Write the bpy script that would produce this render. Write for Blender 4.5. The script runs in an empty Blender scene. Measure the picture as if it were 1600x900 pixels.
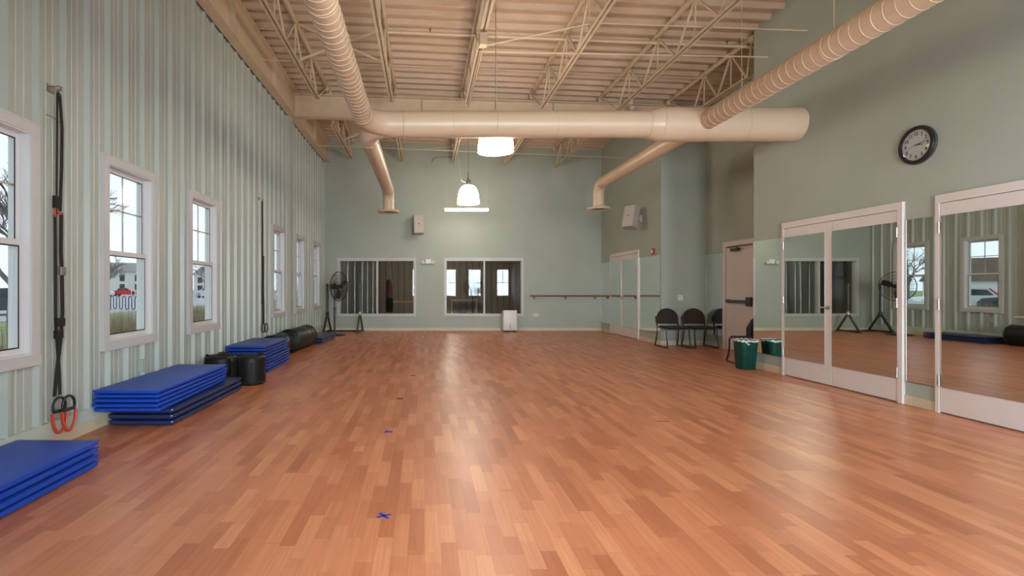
import bpy, bmesh, math, random
from mathutils import Vector, Matrix
random.seed(7)
PI = math.pi
col = bpy.context.scene.collection
scn = bpy.context.scene

# ------------------------------------------------------------------ camera, world, light
cam_d = bpy.data.cameras.new('camera')
cam_d.sensor_fit = 'HORIZONTAL'; cam_d.sensor_width = 36.0; cam_d.lens = 18.0
cam_d.shift_x = 0.0856; cam_d.shift_y = 0.0
cam_d.clip_end = 600
cam = bpy.data.objects.new('camera', cam_d); col.objects.link(cam)
cam.location = (0, 0, 1.3); cam.rotation_euler = (PI/2, 0, 0)
scn.camera = cam
vs = scn.view_settings
vs.view_transform = 'Standard'; vs.look = 'None'; vs.gamma = 1.0; vs.use_curve_mapping = False
vs.exposure = 1.17
SKY = 0.62           # overcast sky
LAMP = 14.5          # glow of a pendant shade
TUBE = 11.0
DAY = 460.0          # watts of daylight through each glazed opening behind the viewer

world = bpy.data.worlds.new('sky'); scn.world = world
world.use_nodes = True
wn = world.node_tree; wn.nodes.clear()
wo = wn.nodes.new('ShaderNodeOutputWorld'); wb = wn.nodes.new('ShaderNodeBackground')
tc = wn.nodes.new('ShaderNodeTexCoord'); wnz = wn.nodes.new('ShaderNodeTexNoise'); wr = wn.nodes.new('ShaderNodeValToRGB')
wnz.inputs['Scale'].default_value = 2.5; wnz.inputs['Detail'].default_value = 4
wr.color_ramp.elements[0].position = .35; wr.color_ramp.elements[0].color = (.70, .78, .92, 1)
wr.color_ramp.elements[1].position = .65; wr.color_ramp.elements[1].color = (.90, .93, .97, 1)
wn.links.new(tc.outputs['Generated'], wnz.inputs['Vector']); wn.links.new(wnz.outputs['Fac'], wr.inputs['Fac'])
wn.links.new(wr.outputs['Color'], wb.inputs['Color']); wb.inputs['Strength'].default_value = SKY
wn.links.new(wb.outputs[0], wo.inputs['Surface'])

# ------------------------------------------------------------------ materials
MATS = {}
def mat(name, color, rough=.6, metal=0., noise=0., nscale=8., bump=0., bscale=40., spec=.5, emit=None, estr=0., stretch=None, coat=0.):
    if name in MATS: return MATS[name]
    m = bpy.data.materials.new(name); m.use_nodes = True
    nt = m.node_tree; b = nt.nodes['Principled BSDF']
    b.inputs['Base Color'].default_value = (*color, 1)
    b.inputs['Roughness'].default_value = rough; b.inputs['Metallic'].default_value = metal
    b.inputs['Specular IOR Level'].default_value = spec
    if coat: b.inputs['Coat Weight'].default_value = coat; b.inputs['Coat Roughness'].default_value = .15
    if emit: b.inputs['Emission Color'].default_value = (*emit, 1); b.inputs['Emission Strength'].default_value = estr
    if noise or bump:
        t = nt.nodes.new('ShaderNodeTexCoord'); mp = nt.nodes.new('ShaderNodeMapping')
        if stretch: mp.inputs['Scale'].default_value = stretch
        nt.links.new(t.outputs['Object'], mp.inputs['Vector'])
    if noise:
        n = nt.nodes.new('ShaderNodeTexNoise'); n.inputs['Scale'].default_value = nscale; n.inputs['Detail'].default_value = 5
        nt.links.new(mp.outputs[0], n.inputs['Vector'])
        r = nt.nodes.new('ShaderNodeValToRGB')
        r.color_ramp.elements[0].position = .3; r.color_ramp.elements[1].position = .7
        r.color_ramp.elements[0].color = (*[c*(1-noise) for c in color], 1)
        r.color_ramp.elements[1].color = (*[min(1, c*(1+noise)) for c in color], 1)
        nt.links.new(n.outputs['Fac'], r.inputs['Fac']); nt.links.new(r.outputs['Color'], b.inputs['Base Color'])
    if bump:
        n2 = nt.nodes.new('ShaderNodeTexNoise'); n2.inputs['Scale'].default_value = bscale; n2.inputs['Detail'].default_value = 3
        nt.links.new(mp.outputs[0], n2.inputs['Vector'])
        bp = nt.nodes.new('ShaderNodeBump'); bp.inputs['Strength'].default_value = bump; bp.inputs['Distance'].default_value = .01
        nt.links.new(n2.outputs['Fac'], bp.inputs['Height']); nt.links.new(bp.outputs[0], b.inputs['Normal'])
    MATS[name] = m; return m

M_SAGE = mat('sage_paint', (.375, .41, .345), .55, noise=.04, nscale=1.5, bump=.05, bscale=120)
M_LINER = mat('sage_metal_panel', (.405, .435, .385), .38, noise=.04, nscale=1.2)
M_BASEUP = mat('painted_curb', (.50, .56, .50), .5, noise=.05, nscale=3)
M_COVE = mat('tan_cove_base', (.62, .52, .36), .5, noise=.06, nscale=4)
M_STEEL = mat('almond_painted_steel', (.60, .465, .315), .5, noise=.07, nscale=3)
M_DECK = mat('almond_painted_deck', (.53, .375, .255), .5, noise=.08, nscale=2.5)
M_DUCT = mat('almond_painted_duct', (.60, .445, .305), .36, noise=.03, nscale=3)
M_WHITE = mat('white_trim_paint', (.52, .51, .505), .4, noise=.02, nscale=5)
M_DOOR = mat('door_paint', (.68, .61, .575), .4, noise=.02, nscale=3)
M_VINYL = mat('window_vinyl', (.64, .62, .62), .35)
M_MIRROR = mat('mirror_silver', (.80, .86, .82), .012, metal=1.)
M_CHROME = mat('satin_chrome', (.40, .39, .375), .4, metal=1.)
M_BLACK = mat('black_plastic', (.012, .012, .013), .35)
M_BLACKM = mat('black_metal', (.015, .015, .016), .3, spec=.6)
M_DARKM = mat('dark_bar_metal', (.10, .095, .09), .4, metal=.6)
M_WEB = mat('black_webbing', (.012, .012, .014), .8, bump=.4, bscale=300)
M_VINYLB = mat('black_vinyl', (.009, .008, .007), .48, bump=.25, bscale=30, spec=.25)
M_BLUE = mat('royal_blue_vinyl', (.008, .062, .44), .42, noise=.06, nscale=4, bump=.12, bscale=14, spec=.35)
M_BLUE2 = mat('mid_blue_vinyl', (.010, .052, .32), .42, noise=.08, nscale=4, bump=.12, bscale=14, spec=.35)
M_NAVY = mat('navy_vinyl', (.013, .028, .105), .36, noise=.08, nscale=4, bump=.12, bscale=14)
M_ORANGE = mat('red_rubber', (.55, .06, .03), .5)
M_GREEN = mat('green_plastic', (.002, .045, .030), .45, spec=.25)
M_BAG = mat('bin_liner', (.62, .64, .62), .4)
M_BROWN = mat('brown_fabric', (.032, .020, .014), .9, noise=.15, nscale=60, bump=.3, bscale=200)
M_RED = mat('red_enamel', (.35, .015, .012), .35)
M_PLATE = mat('ivory_plastic', (.72, .71, .68), .4)
M_GREYP = mat('grey_speaker_case', (.42, .37, .33), .5)
M_GRILL = mat('speaker_grille', (.50, .45, .40), .6, bump=.5, bscale=400)
M_WOOD = mat('barre_wood', (.20, .085, .04), .35, noise=.2, nscale=10, stretch=(1, 12, 12))
M_TAPE = mat('blue_tape', (.012, .035, .33), .6)
M_TAPED = mat('dark_tape', (.03, .02, .03), .6)
M_SHADE = mat('glowing_shade', (.9, .9, .9), .4, emit=(1., .90, .74), estr=LAMP)
M_TUBE = mat('glowing_tube', (.9, .9, .9), .4, emit=(1., .93, .78), estr=TUBE)
M_CORD = mat('white_cord', (.55, .52, .45), .5)
M_GALV = mat('galvanised_metal', (.45, .44, .42), .4, metal=.7)
M_CLOCKF = mat('clock_dial', (.62, .56, .54), .5)
M_LAWN = mat('lawn', (.23, .29, .12), .9, noise=.3, nscale=2)
M_CONC = mat('parking_concrete', (.42, .42, .43), .8, noise=.08, nscale=.4)
M_HAY = mat('dry_grass', (.42, .35, .25), .9, noise=.35, nscale=6)
M_BARK = mat('bark', (.20, .175, .18), .9, noise=.3, nscale=6)
M_PINE = mat('pine_needles', (.035, .06, .04), .9, noise=.4, nscale=4)
M_SIDING = mat('hazed_siding', (.72, .72, .74), .7)  # distance haze put into the colour as a paler siding
M_ROOF = mat('hazed_roof', (.47, .44, .44), .9, noise=.1, nscale=1)  # roof lightened too, haze mixed into its grey
M_CARR = mat('red_car_paint', (.55, .03, .03), .25)
M_CARW = mat('white_car_paint', (.65, .66, .68), .25)
M_CARD = mat('dark_car_paint', (.05, .06, .08), .25)
M_TYRE = mat('tyre', (.02, .02, .02), .8)
M_CARG = mat('car_glass', (.04, .05, .06), .1)
M_RACK = mat('blue_rack_paint', (.03, .04, .12), .4)
M_FLOOR2 = mat('grey_rubber_floor', (.09, .10, .115), .5, noise=.15, nscale=20)
M_TAN2 = mat('tan_panel', (.26, .21, .16), .6, noise=.05, nscale=2)
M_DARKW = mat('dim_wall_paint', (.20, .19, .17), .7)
M_HEAVY = mat('brown_leather', (.13, .035, .02), .5, noise=.2, nscale=6)
M_BENCH = mat('pale_wood', (.42, .31, .20), .6)
M_BRICK = mat('wall_backing', (.35, .34, .32), .8)

def glass_mat():
    m = bpy.data.materials.new('window_glass'); m.use_nodes = True
    nt = m.node_tree; nt.nodes.clear()
    o = nt.nodes.new('ShaderNodeOutputMaterial'); t = nt.nodes.new('ShaderNodeBsdfTransparent'); g = nt.nodes.new('ShaderNodeBsdfGlossy')
    g.inputs['Roughness'].default_value = .01
    lw = nt.nodes.new('ShaderNodeLayerWeight'); pw = nt.nodes.new('ShaderNodeMath'); pw.operation = 'POWER'; pw.inputs[1].default_value = 5
    f = nt.nodes.new('ShaderNodeMath'); f.operation = 'MULTIPLY_ADD'; f.inputs[1].default_value = .95; f.inputs[2].default_value = .013
    nt.links.new(lw.outputs['Facing'], pw.inputs[0]); nt.links.new(pw.outputs[0], f.inputs[0])
    x = nt.nodes.new('ShaderNodeMixShader'); t.inputs['Color'].default_value = (.93, .96, .96, 1)
    nt.links.new(f.outputs[0], x.inputs['Fac']); nt.links.new(t.outputs[0], x.inputs[1]); nt.links.new(g.outputs[0], x.inputs[2])
    nt.links.new(x.outputs[0], o.inputs['Surface']); return m
M_GLASS = glass_mat()

def floor_mat():
    m = bpy.data.materials.new('strip_wood_floor'); m.use_nodes = True
    nt = m.node_tree; N = nt.nodes; L = nt.links; b = N['Principled BSDF']
    tc = N.new('ShaderNodeTexCoord'); sp = N.new('ShaderNodeSeparateXYZ'); L.new(tc.outputs['Object'], sp.inputs[0])
    def mth(op, a, bb=None, v=None):
        n = N.new('ShaderNodeMath'); n.operation = op
        if hasattr(a, 'links') or hasattr(a, 'is_linked'): L.new(a, n.inputs[0])
        else: n.inputs[0].default_value = a
        if bb is not None:
            if hasattr(bb, 'is_linked'): L.new(bb, n.inputs[1])
            else: n.inputs[1].default_value = bb
        return n.outputs[0]
    W = .0815; BL = .47
    xs = mth('DIVIDE', sp.outputs['X'], W); si = mth('FLOOR', xs)
    wn1 = N.new('ShaderNodeTexWhiteNoise'); wn1.noise_dimensions = '1D'; L.new(si, wn1.inputs['W'])
    yo = mth('ADD', mth('DIVIDE', sp.outputs['Y'], BL), mth('MULTIPLY', wn1.outputs['Value'], 9.7))
    bi = mth('FLOOR', yo)
    cb = N.new('ShaderNodeCombineXYZ'); L.new(si, cb.inputs[0]); L.new(bi, cb.inputs[1])
    wn2 = N.new('ShaderNodeTexWhiteNoise'); wn2.noise_dimensions = '3D'; L.new(cb.outputs[0], wn2.inputs['Vector'])
    # second, longer rhythm so that block lengths vary
    yo2 = mth('ADD', mth('DIVIDE', sp.outputs['Y'], BL*1.37), mth('MULTIPLY', wn1.outputs['Value'], 31.3))
    cb2 = N.new('ShaderNodeCombineXYZ'); L.new(si, cb2.inputs[0]); L.new(mth('FLOOR', yo2), cb2.inputs[1]); cb2.inputs[2].default_value = 5
    wn3 = N.new('ShaderNodeTexWhiteNoise'); wn3.noise_dimensions = '3D'; L.new(cb2.outputs[0], wn3.inputs['Vector'])
    v = mth('ADD', mth('MULTIPLY', wn2.outputs['Value'], .68), mth('MULTIPLY', wn3.outputs['Value'], .32))
    ramp = N.new('ShaderNodeValToRGB'); L.new(v, ramp.inputs['Fac'])
    e = ramp.color_ramp.elements
    e[0].position = .08; e[0].color = (.43, .140, .064, 1)
    e[1].position = .92; e[1].color = (.65, .270, .132, 1)
    k = e.new(.5); k.color = (.55, .200, .094, 1)
    # grain
    mp = N.new('ShaderNodeMapping'); mp.inputs['Scale'].default_value = (60, 2.2, 1)
    ad = N.new('ShaderNodeVectorMath'); ad.operation = 'ADD'; L.new(tc.outputs['Object'], ad.inputs[0])
    sc = N.new('ShaderNodeVectorMath'); sc.operation = 'SCALE'; L.new(wn2.outputs['Color'], sc.inputs[0]); sc.inputs['Scale'].default_value = 7
    L.new(sc.outputs[0], ad.inputs[1]); L.new(ad.outputs[0], mp.inputs[0])
    nz = N.new('ShaderNodeTexNoise'); nz.inputs['Scale'].default_value = 1.; nz.inputs['Detail'].default_value = 6; nz.inputs['Distortion'].default_value = .6
    L.new(mp.outputs[0], nz.inputs['Vector'])
    gr = N.new('ShaderNodeValToRGB'); L.new(nz.outputs['Fac'], gr.inputs['Fac'])
    gr.color_ramp.elements[0].position = .3; gr.color_ramp.elements[0].color = (.88, .85, .82, 1)
    gr.color_ramp.elements[1].position = .65; gr.color_ramp.elements[1].color = (1.06, 1.05, 1.04, 1)
    mx = N.new('ShaderNodeMix'); mx.data_type = 'RGBA'; mx.blend_type = 'MULTIPLY'; mx.inputs['Factor'].default_value = 1
    L.new(ramp.outputs['Color'], mx.inputs['A']); L.new(gr.outputs['Color'], mx.inputs['B'])
    # joints
    fx = mth('FRACT', xs); fy = mth('FRACT', yo)
    jx = mth('LESS_THAN', fx, .022); jy = mth('LESS_THAN', fy, .006)
    j = mth('MAXIMUM', jx, jy)
    mj = N.new('ShaderNodeMix'); mj.data_type = 'RGBA'; L.new(mth('MULTIPLY', j, .35), mj.inputs['Factor'])
    L.new(mx.outputs['Result'], mj.inputs['A']); mj.inputs['B'].default_value = (.16, .06, .03, 1)
    L.new(mj.outputs['Result'], b.inputs['Base Color'])
    rr = N.new('ShaderNodeMapRange'); L.new(nz.outputs['Fac'], rr.inputs['Value']); rr.inputs['To Min'].default_value = .26; rr.inputs['To Max'].default_value = .40
    L.new(rr.outputs[0], b.inputs['Roughness'])
    b.inputs['Specular IOR Level'].default_value = .42
    # embossed grain and gentle unevenness
    mp2 = N.new('ShaderNodeMapping'); mp2.inputs['Scale'].default_value = (26, 1.4, 1); L.new(tc.outputs['Object'], mp2.inputs[0])
    n3 = N.new('ShaderNodeTexNoise'); n3.inputs['Scale'].default_value = 1.; n3.inputs['Detail'].default_value = 5; L.new(mp2.outputs[0], n3.inputs['Vector'])
    bp = N.new('ShaderNodeBump'); bp.inputs['Strength'].default_value = .22; bp.inputs['Distance'].default_value = .004
    L.new(n3.outputs['Fac'], bp.inputs['Height']); L.new(bp.outputs[0], b.inputs['Normal'])
    return m
M_FLOOR = floor_mat()

def block_wall_mat():
    # painted concrete block: the joints show only as a shallow relief
    m = M_SAGE.copy(); m.name = 'sage_painted_block'
    nt = m.node_tree; b = nt.nodes['Principled BSDF']
    bump = [n for n in nt.nodes if n.type == 'BUMP'][0]
    t = nt.nodes.new('ShaderNodeTexCoord'); s = nt.nodes.new('ShaderNodeSeparateXYZ'); c = nt.nodes.new('ShaderNodeCombineXYZ')
    a = nt.nodes.new('ShaderNodeMath'); a.operation = 'ADD'
    nt.links.new(t.outputs['Object'], s.inputs[0]); nt.links.new(s.outputs['X'], a.inputs[0]); nt.links.new(s.outputs['Y'], a.inputs[1])
    nt.links.new(a.outputs[0], c.inputs[0]); nt.links.new(s.outputs['Z'], c.inputs[1])
    br = nt.nodes.new('ShaderNodeTexBrick'); br.inputs['Scale'].default_value = 1
    br.inputs['Brick Width'].default_value = .406; br.inputs['Row Height'].default_value = .203; br.inputs['Mortar Size'].default_value = .004
    br.inputs['Mortar Smooth'].default_value = .6
    nt.links.new(c.outputs[0], br.inputs['Vector'])
    bp = nt.nodes.new('ShaderNodeBump'); bp.inputs['Strength'].default_value = .18; bp.inputs['Distance'].default_value = .004; bp.invert = True
    nt.links.new(br.outputs['Fac'], bp.inputs['Height']); nt.links.new(bump.outputs[0], bp.inputs['Normal']); nt.links.new(bp.outputs[0], b.inputs['Normal'])
    return m
M_BLOCK = block_wall_mat()

# ------------------------------------------------------------------ mesh helpers
class MB:
    def __init__(s): s.bm = bmesh.new()
    def box(s, x0, x1, y0, y1, z0, z1, M=None):
        P = [(x0,y0,z0),(x1,y0,z0),(x1,y1,z0),(x0,y1,z0),(x0,y0,z1),(x1,y0,z1),(x1,y1,z1),(x0,y1,z1)]
        if M is not None: P = [M @ Vector(p) for p in P]
        v = [s.bm.verts.new(p) for p in P]
        for f in ((0,3,2,1),(4,5,6,7),(0,1,5,4),(1,2,6,5),(2,3,7,6),(3,0,4,7)): s.bm.faces.new([v[i] for i in f])
        return s
    def rbox(s, x0, x1, y0, y1, z0, z1, r=.01, seg=2, M=None):
        b2 = bmesh.new()
        m = Matrix.Translation(((x0+x1)/2,(y0+y1)/2,(z0+z1)/2)) @ Matrix.Diagonal((x1-x0, y1-y0, z1-z0, 1))
        bmesh.ops.create_cube(b2, size=1, matrix=m)
        bmesh.ops.bevel(b2, geom=list(b2.edges), offset=r, segments=seg, profile=.5, affect='EDGES')
        if M is not None: b2.transform(M)
        s.merge(b2); return s
    def merge(s, b2):
        me = bpy.data.meshes.new('tmp'); b2.to_mesh(me); b2.free(); s.bm.from_mesh(me); bpy.data.meshes.remove(me)
    def bar(s, p, q, w, h=None, up=(0,0,1)):
        p = Vector(p); q = Vector(q); d = q - p; L = d.length
        if L < 1e-6: return s
        d.normalize(); u = Vector(up)
        if abs(d.dot(u)) > .98: u = Vector((1,0,0))
        a = d.cross(u).normalized(); b = a.cross(d).normalized(); h = h or w
        M = Matrix((( a.x, d.x, b.x, p.x),(a.y, d.y, b.y, p.y),(a.z, d.z, b.z, p.z),(0,0,0,1)))
        return s.box(-w/2, w/2, 0, L, -h/2, h/2, M)
    def tube(s, pts, r, n=10, closed=False, caps=True, sx=1., sy=1., up0=None):
        pts = [Vector(p) for p in pts]; K = len(pts)
        rr = r if isinstance(r, (list, tuple)) else [r]*K
        rings = []; prev = None
        for i, p in enumerate(pts):
            if closed: t = pts[(i+1) % K] - pts[i-1]
            elif i == 0: t = pts[1]-pts[0]
            elif i == K-1: t = pts[-1]-pts[-2]
            else: t = (pts[i+1]-p).normalized() + (p-pts[i-1]).normalized()
            if t.length < 1e-9: t = Vector((0,0,1))
            t.normalize()
            if prev is None:
                u = Vector(up0) if up0 else (Vector((0,0,1)) if abs(t.z) < .9 else Vector((1,0,0)))
                a = t.cross(u).normalized()
            else:
                a = prev - t*prev.dot(t)
                a = a.normalized() if a.length > 1e-6 else t.orthogonal().normalized()
            prev = a; b = t.cross(a)
            rings.append([s.bm.verts.new(p + (a*math.cos(2*PI*k/n)*sx + b*math.sin(2*PI*k/n)*sy)*rr[i]) for k in range(n)])
        for i in range(K if closed else K-1):
            A = rings[i]; B = rings[(i+1) % K]
            for k in range(n): s.bm.faces.new((A[k], A[(k+1) % n], B[(k+1) % n], B[k]))
        if caps and not closed:
            s.bm.faces.new(rings[0][::-1]); s.bm.faces.new(rings[-1])
        return s
    def ring(s, c, nrm, R, r, n=24, m=6):
        c = Vector(c); nrm = Vector(nrm).normalized(); a = nrm.orthogonal().normalized(); b = nrm.cross(a)
        return s.tube([c + (a*math.cos(2*PI*k/n) + b*math.sin(2*PI*k/n))*R for k in range(n)], r, m, closed=True)
    def lathe(s, prof, n=28, M=None, sx=1., sy=1.):
        rings = []
        for (r, z) in prof:
            if r < 1e-5:
                p = Vector((0,0,z)); rings.append([s.bm.verts.new(M @ p if M is not None else p)])
            else:
                L = []
                for k in range(n):
                    p = Vector((r*sx*math.cos(2*PI*k/n), r*sy*math.sin(2*PI*k/n), z))
                    L.append(s.bm.verts.new(M @ p if M is not None else p))
                rings.append(L)
        for A, B in zip(rings, rings[1:]):
            for k in range(n):
                if len(A) == 1 and len(B) == 1: continue
                if len(A) == 1: s.bm.faces.new((A[0], B[(k+1) % n], B[k]))
                elif len(B) == 1: s.bm.faces.new((A[k], A[(k+1) % n], B[0]))
                else: s.bm.faces.new((A[k], A[(k+1) % n], B[(k+1) % n], B[k]))
        return s
    def prism(s, poly, a, b, axis='x', M=None):
        # poly = list of 2D points in the plane across the axis
        def P(u, v, t):
            p = {'x': (t, u, v), 'y': (u, t, v), 'z': (u, v, t)}[axis]
            return M @ Vector(p) if M is not None else Vector(p)
        A = [s.bm.verts.new(P(u, v, a)) for u, v in poly]; B = [s.bm.verts.new(P(u, v, b)) for u, v in poly]
        n = len(poly)
        for k in range(n): s.bm.faces.new((A[k], A[(k+1) % n], B[(k+1) % n], B[k]))
        s.bm.faces.new(A[::-1]); s.bm.faces.new(B); return s
    def strip(s, pts, w, side):
        # ribbon following pts
        side = Vector(side); prev = None
        for p in pts:
            p = Vector(p); a = s.bm.verts.new(p - side*w/2); b = s.bm.verts.new(p + side*w/2)
            if prev: s.bm.faces.new((prev[0], prev[1], b, a))
            prev = (a, b)
        return s
    def build(s, name, material, parent=None, smooth=False, origin=None, world=True):
        bmesh.ops.recalc_face_normals(s.bm, faces=list(s.bm.faces))
        if parent is not None and world: s.bm.transform(wmat(parent).inverted())
        if origin is not None: s.bm.transform(Matrix.Translation(-Vector(origin)))
        me = bpy.data.meshes.new(name); s.bm.to_mesh(me); s.bm.free()
        ms = material if isinstance(material, (list, tuple)) else [material]
        for m_ in ms: me.materials.append(m_)
        if smooth:
            for p in me.polygons: p.use_smooth = True
            try: me.set_sharp_from_angle(angle=math.radians(38))
            except Exception: pass
        o = bpy.data.objects.new(name, me); col.objects.link(o)
        if parent is not None: o.parent = parent
        if origin is not None: o.location = origin
        return o
def wmat(o):
    m = o.matrix_basis.copy()
    return wmat(o.parent) @ m if o.parent else m
def tag(o, label=None, cat=None, group=None, kind=None):
    if label: o['label'] = label
    if cat: o['category'] = cat
    if group: o['group'] = group
    if kind: o['kind'] = kind
    return o
def thing(name, label, cat, loc=(0,0,0), rz=0, group=None, kind=None):
    o = bpy.data.objects.new(name, None); col.objects.link(o); o.empty_display_size = .1
    o.location = loc; o.rotation_euler = (0, 0, rz)
    return tag(o, label, cat, group, kind)
def struct(name, mb, m, smooth=False, label=None):
    o = mb.build(name, m, None, smooth); o['kind'] = 'structure'
    if label: o['label'] = label
    o['category'] = name.split('_')[0]
    return o
KIDS = {}
def dup(root, loc=None, rz=None, label=None, group=None, cat=None):
    def rec(o, par):
        c = o.copy(); col.objects.link(c)
        if par is not None: c.parent = par
        for ch in [x for x in list(bpy.data.objects) if x.parent == o and x != c]: rec(ch, c)
        return c
    r = rec(root, None)
    if loc is not None: r.location = loc
    if rz is not None: r.rotation_euler = (0, 0, rz)
    if label: r['label'] = label
    if group: r['group'] = group
    return r

XL = -3.07; XR = 5.40; XR2 = 6.42; YB = 15.62; YN = -0.45
RY0, RY1 = 8.39, 11.68           # recess in the right wall
WTH = .5
def deckz(x): return 5.716 - .0415*x

# ------------------------------------------------------------------ shell
# floor
m = MB(); m.box(-3.3, 6.6, YN-.2, YB, -.12, 0); struct('floor', m, M_FLOOR, label='glossy reddish brown strip wood floor')
# windows on the left wall
WIN = [(3.55, .96), (5.31, .95), (7.08, .96), (10.68, .95), (12.52, .95), (14.38, .97)]
WZ0, WZ1 = .70, 2.58
# left wall: corrugated liner + core
m = MB()
RIB0 = 4.31; PER = .3035
pts = []
k = int((YN - RIB0)/PER) - 1
y = RIB0 + k*PER
while y < YB + .1:
    for dy, dx in ((0, 0), (.020, .042), (.052, .042), (.078, 0), (.135, 0), (.142, .006), (.160, .006), (.167, 0), (.212, 0), (.219, .006), (.237, .006), (.244, 0)):
        yy = y + dy
        if YN <= yy <= YB: pts.append((yy, dx))
    y += PER
def prof(y):
    for (a, pa), (b, pb) in zip(pts, pts[1:]):
        if a <= y <= b: return pa + (pb-pa)*(y-a)/(b-a if b > a else 1)
    return 0
cuts = []
for yc, w in WIN: cuts += [yc-w/2+.05, yc+w/2-.05]
ys = sorted(set([p[0] for p in pts] + cuts + [YN, YB]))
def solid_z(yc_):
    for yc, w in WIN:
        if yc-w/2+.05 < yc_ < yc+w/2-.05: return [(.205, WZ0+.05), (WZ1-.05, 5.115)]
    return [(.205, 5.115)]
for a, b in zip(ys, ys[1:]):
    for z0, z1 in solid_z((a+b)/2):
        v = [m.bm.verts.new(p) for p in ((XL+prof(a), a, z0), (XL+prof(b), b, z0), (XL+prof(b), b, z1), (XL+prof(a), a, z1))]
        m.bm.faces.new(v)
        v = [m.bm.verts.new(p) for p in ((XL, a, z0), (XL, b, z0), (XL+prof(b), b, z0), (XL+prof(a), a, z0))]
        m.bm.faces.new(v)
        v = [m.bm.verts.new(p) for p in ((XL, a, z1), (XL, b, z1), (XL+prof(b), b, z1), (XL+prof(a), a, z1))]
        m.bm.faces.new(v)
bmesh.ops.remove_doubles(m.bm, verts=list(m.bm.verts), dist=1e-5)
cs = [YN] + [c for yc, w in WIN for c in (yc-w/2+.06, yc+w/2-.06)] + [YB+.15]
for i, (a, b) in enumerate(zip(cs, cs[1:])):
    if i % 2 == 0: m.box(XL-.12, XL-.004, a, b, -.12, 6.3)
    else:
        m.box(XL-.12, XL-.004, a, b, -.12, WZ0+.06); m.box(XL-.12, XL-.004, a, b, WZ1-.06, 6.3)
struct('wall_left', m, M_LINER, label='pale sage ribbed metal wall with six tall windows')
# curb and cove base on the left wall
m = MB(); m.box(XL, XL+.045, YN, YB, .10, .21); struct('trim_1', m, M_BASEUP, label='smooth pale green curb under the ribbed wall')
m = MB(); m.box(XL, XL+.05, YN, YB, 0, .10); struct('baseboard_left', m, M_COVE, label='tan cove base along the left wall')
# column beside the fourth window
m = MB(); m.rbox(XL, XL+.10, 11.33, 11.58, 0.0, 5.12, r=.008); struct('trim_2', m, M_LINER, label='pale green column between two windows on the left wall')

# back wall with two interior windows
def wall_xz(m, x0, x1, z0, z1, y0, y1, holes):
    xs = sorted(set([x0, x1] + [h for H in holes for h in H[:2]]))
    for a, b in zip(xs, xs[1:]):
        hz = [(H[2], H[3]) for H in holes if H[0] <= (a+b)/2 <= H[1]]
        if not hz: m.box(a, b, y0, y1, z0, z1)
        else: m.box(a, b, y0, y1, z0, hz[0][0]); m.box(a, b, y0, y1, hz[0][1], z1)
BW = [(-2.66, -.25, .44, 2.22), (.605, 3.03, .44, 2.22)]
m = MB(); wall_xz(m, -3.25, 5.6, -.1, 6.2, YB, YB+.15, [(a+.04, b-.04, c+.04, d-.04) for a, b, c, d in BW])
struct('wall_back', m, M_BLOCK, label='sage green back wall with two wide interior windows')
m = MB(); m.box(XL+.05, XR, YB-.012, YB, 0, .085); struct('baseboard_back', m, M_COVE, label='tan cove base along the back wall')
# right wall: near part, far part, recess
m = MB(); m.box(XR, XR+.25, YN, RY0, -.1, 6.2); m.box(XR+.25, XR2+.2, RY0-.2, RY0, -.1, 6.2)
struct('wall_right', m, M_BLOCK, label='sage green right wall with clock above the mirrored doors')
m = MB(); m.box(XR, XR+.25, RY1, YB+.15, -.1, 6.2); m.box(XR+.25, XR2+.2, RY1, RY1+.2, -.1, 6.2)
struct('wall_far_right', m, M_BLOCK, label='far part of the right wall beyond the recess')
m = MB(); m.box(XR2, XR2+.2, RY0, RY1, -.1, 6.2); struct('wall_recess', m, M_BLOCK, label='side wall of the recess behind the chairs')
m = MB()
m.box(XR-.012, XR, 5.375, 5.77, 0, .10); m.box(XR-.012, XR, 7.70, RY0, 0, .10); m.box(XR-.012, XR, YN, 3.43, 0, .10)
m.box(XR-.012, XR, RY1-.012, 12.86, 0, .10); m.box(XR-.012, XR, 14.81, YB-.012, 0, .10)
m.box(XR, XR2-.012, RY1-.012, RY1, 0, .10); m.box(XR2-.012, XR2, 10.97, RY1, 0, .10)
struct('baseboard_right', m, M_COVE, label='tan cove base along the right wall and its recess')
# near wall right behind the camera, with sash windows that let daylight in
m = MB(); NW = [(-.75, .03, .80, 2.46), (1.20, 1.98, .80, 2.46), (2.75, 3.53, .80, 2.46), (4.50, 5.26, .80, 2.46)]
wall_xz(m, -3.25, 5.65, -.1, 6.2, YN-.2, YN, NW); struct('wall_near', m, M_LINER, label='wall behind the viewer')
for i, (a, b, c, d) in enumerate(NW):
    r = thing('window_%d' % (9+i), 'sash window behind the viewer, number %d from the left wall' % (i+1), 'window', (a, YN, c), kind='structure')
    q = MB(); q.box(a-.09, a+.02, YN-.2, YN+.02, c-.09, d+.09); q.box(b-.02, b+.09, YN-.2, YN+.02, c-.09, d+.09); q.box(a+.02, b-.02, YN-.2, YN+.02, d-.02, d+.09); q.box(a+.02, b-.02, YN-.2, YN+.02, c-.09, c+.02)
    q.box(a+.02, b-.02, YN-.12, YN-.08, (c+d)/2-.025, (c+d)/2+.025); q.box((a+b)/2-.008, (a+b)/2+.008, YN-.11, YN-.09, (c+d)/2, d); q.box(a+.02, b-.02, YN-.11, YN-.09, (c+d*3)/4-.008, (c+d*3)/4+.008); q.build('frame', M_WHITE, r)

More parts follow.
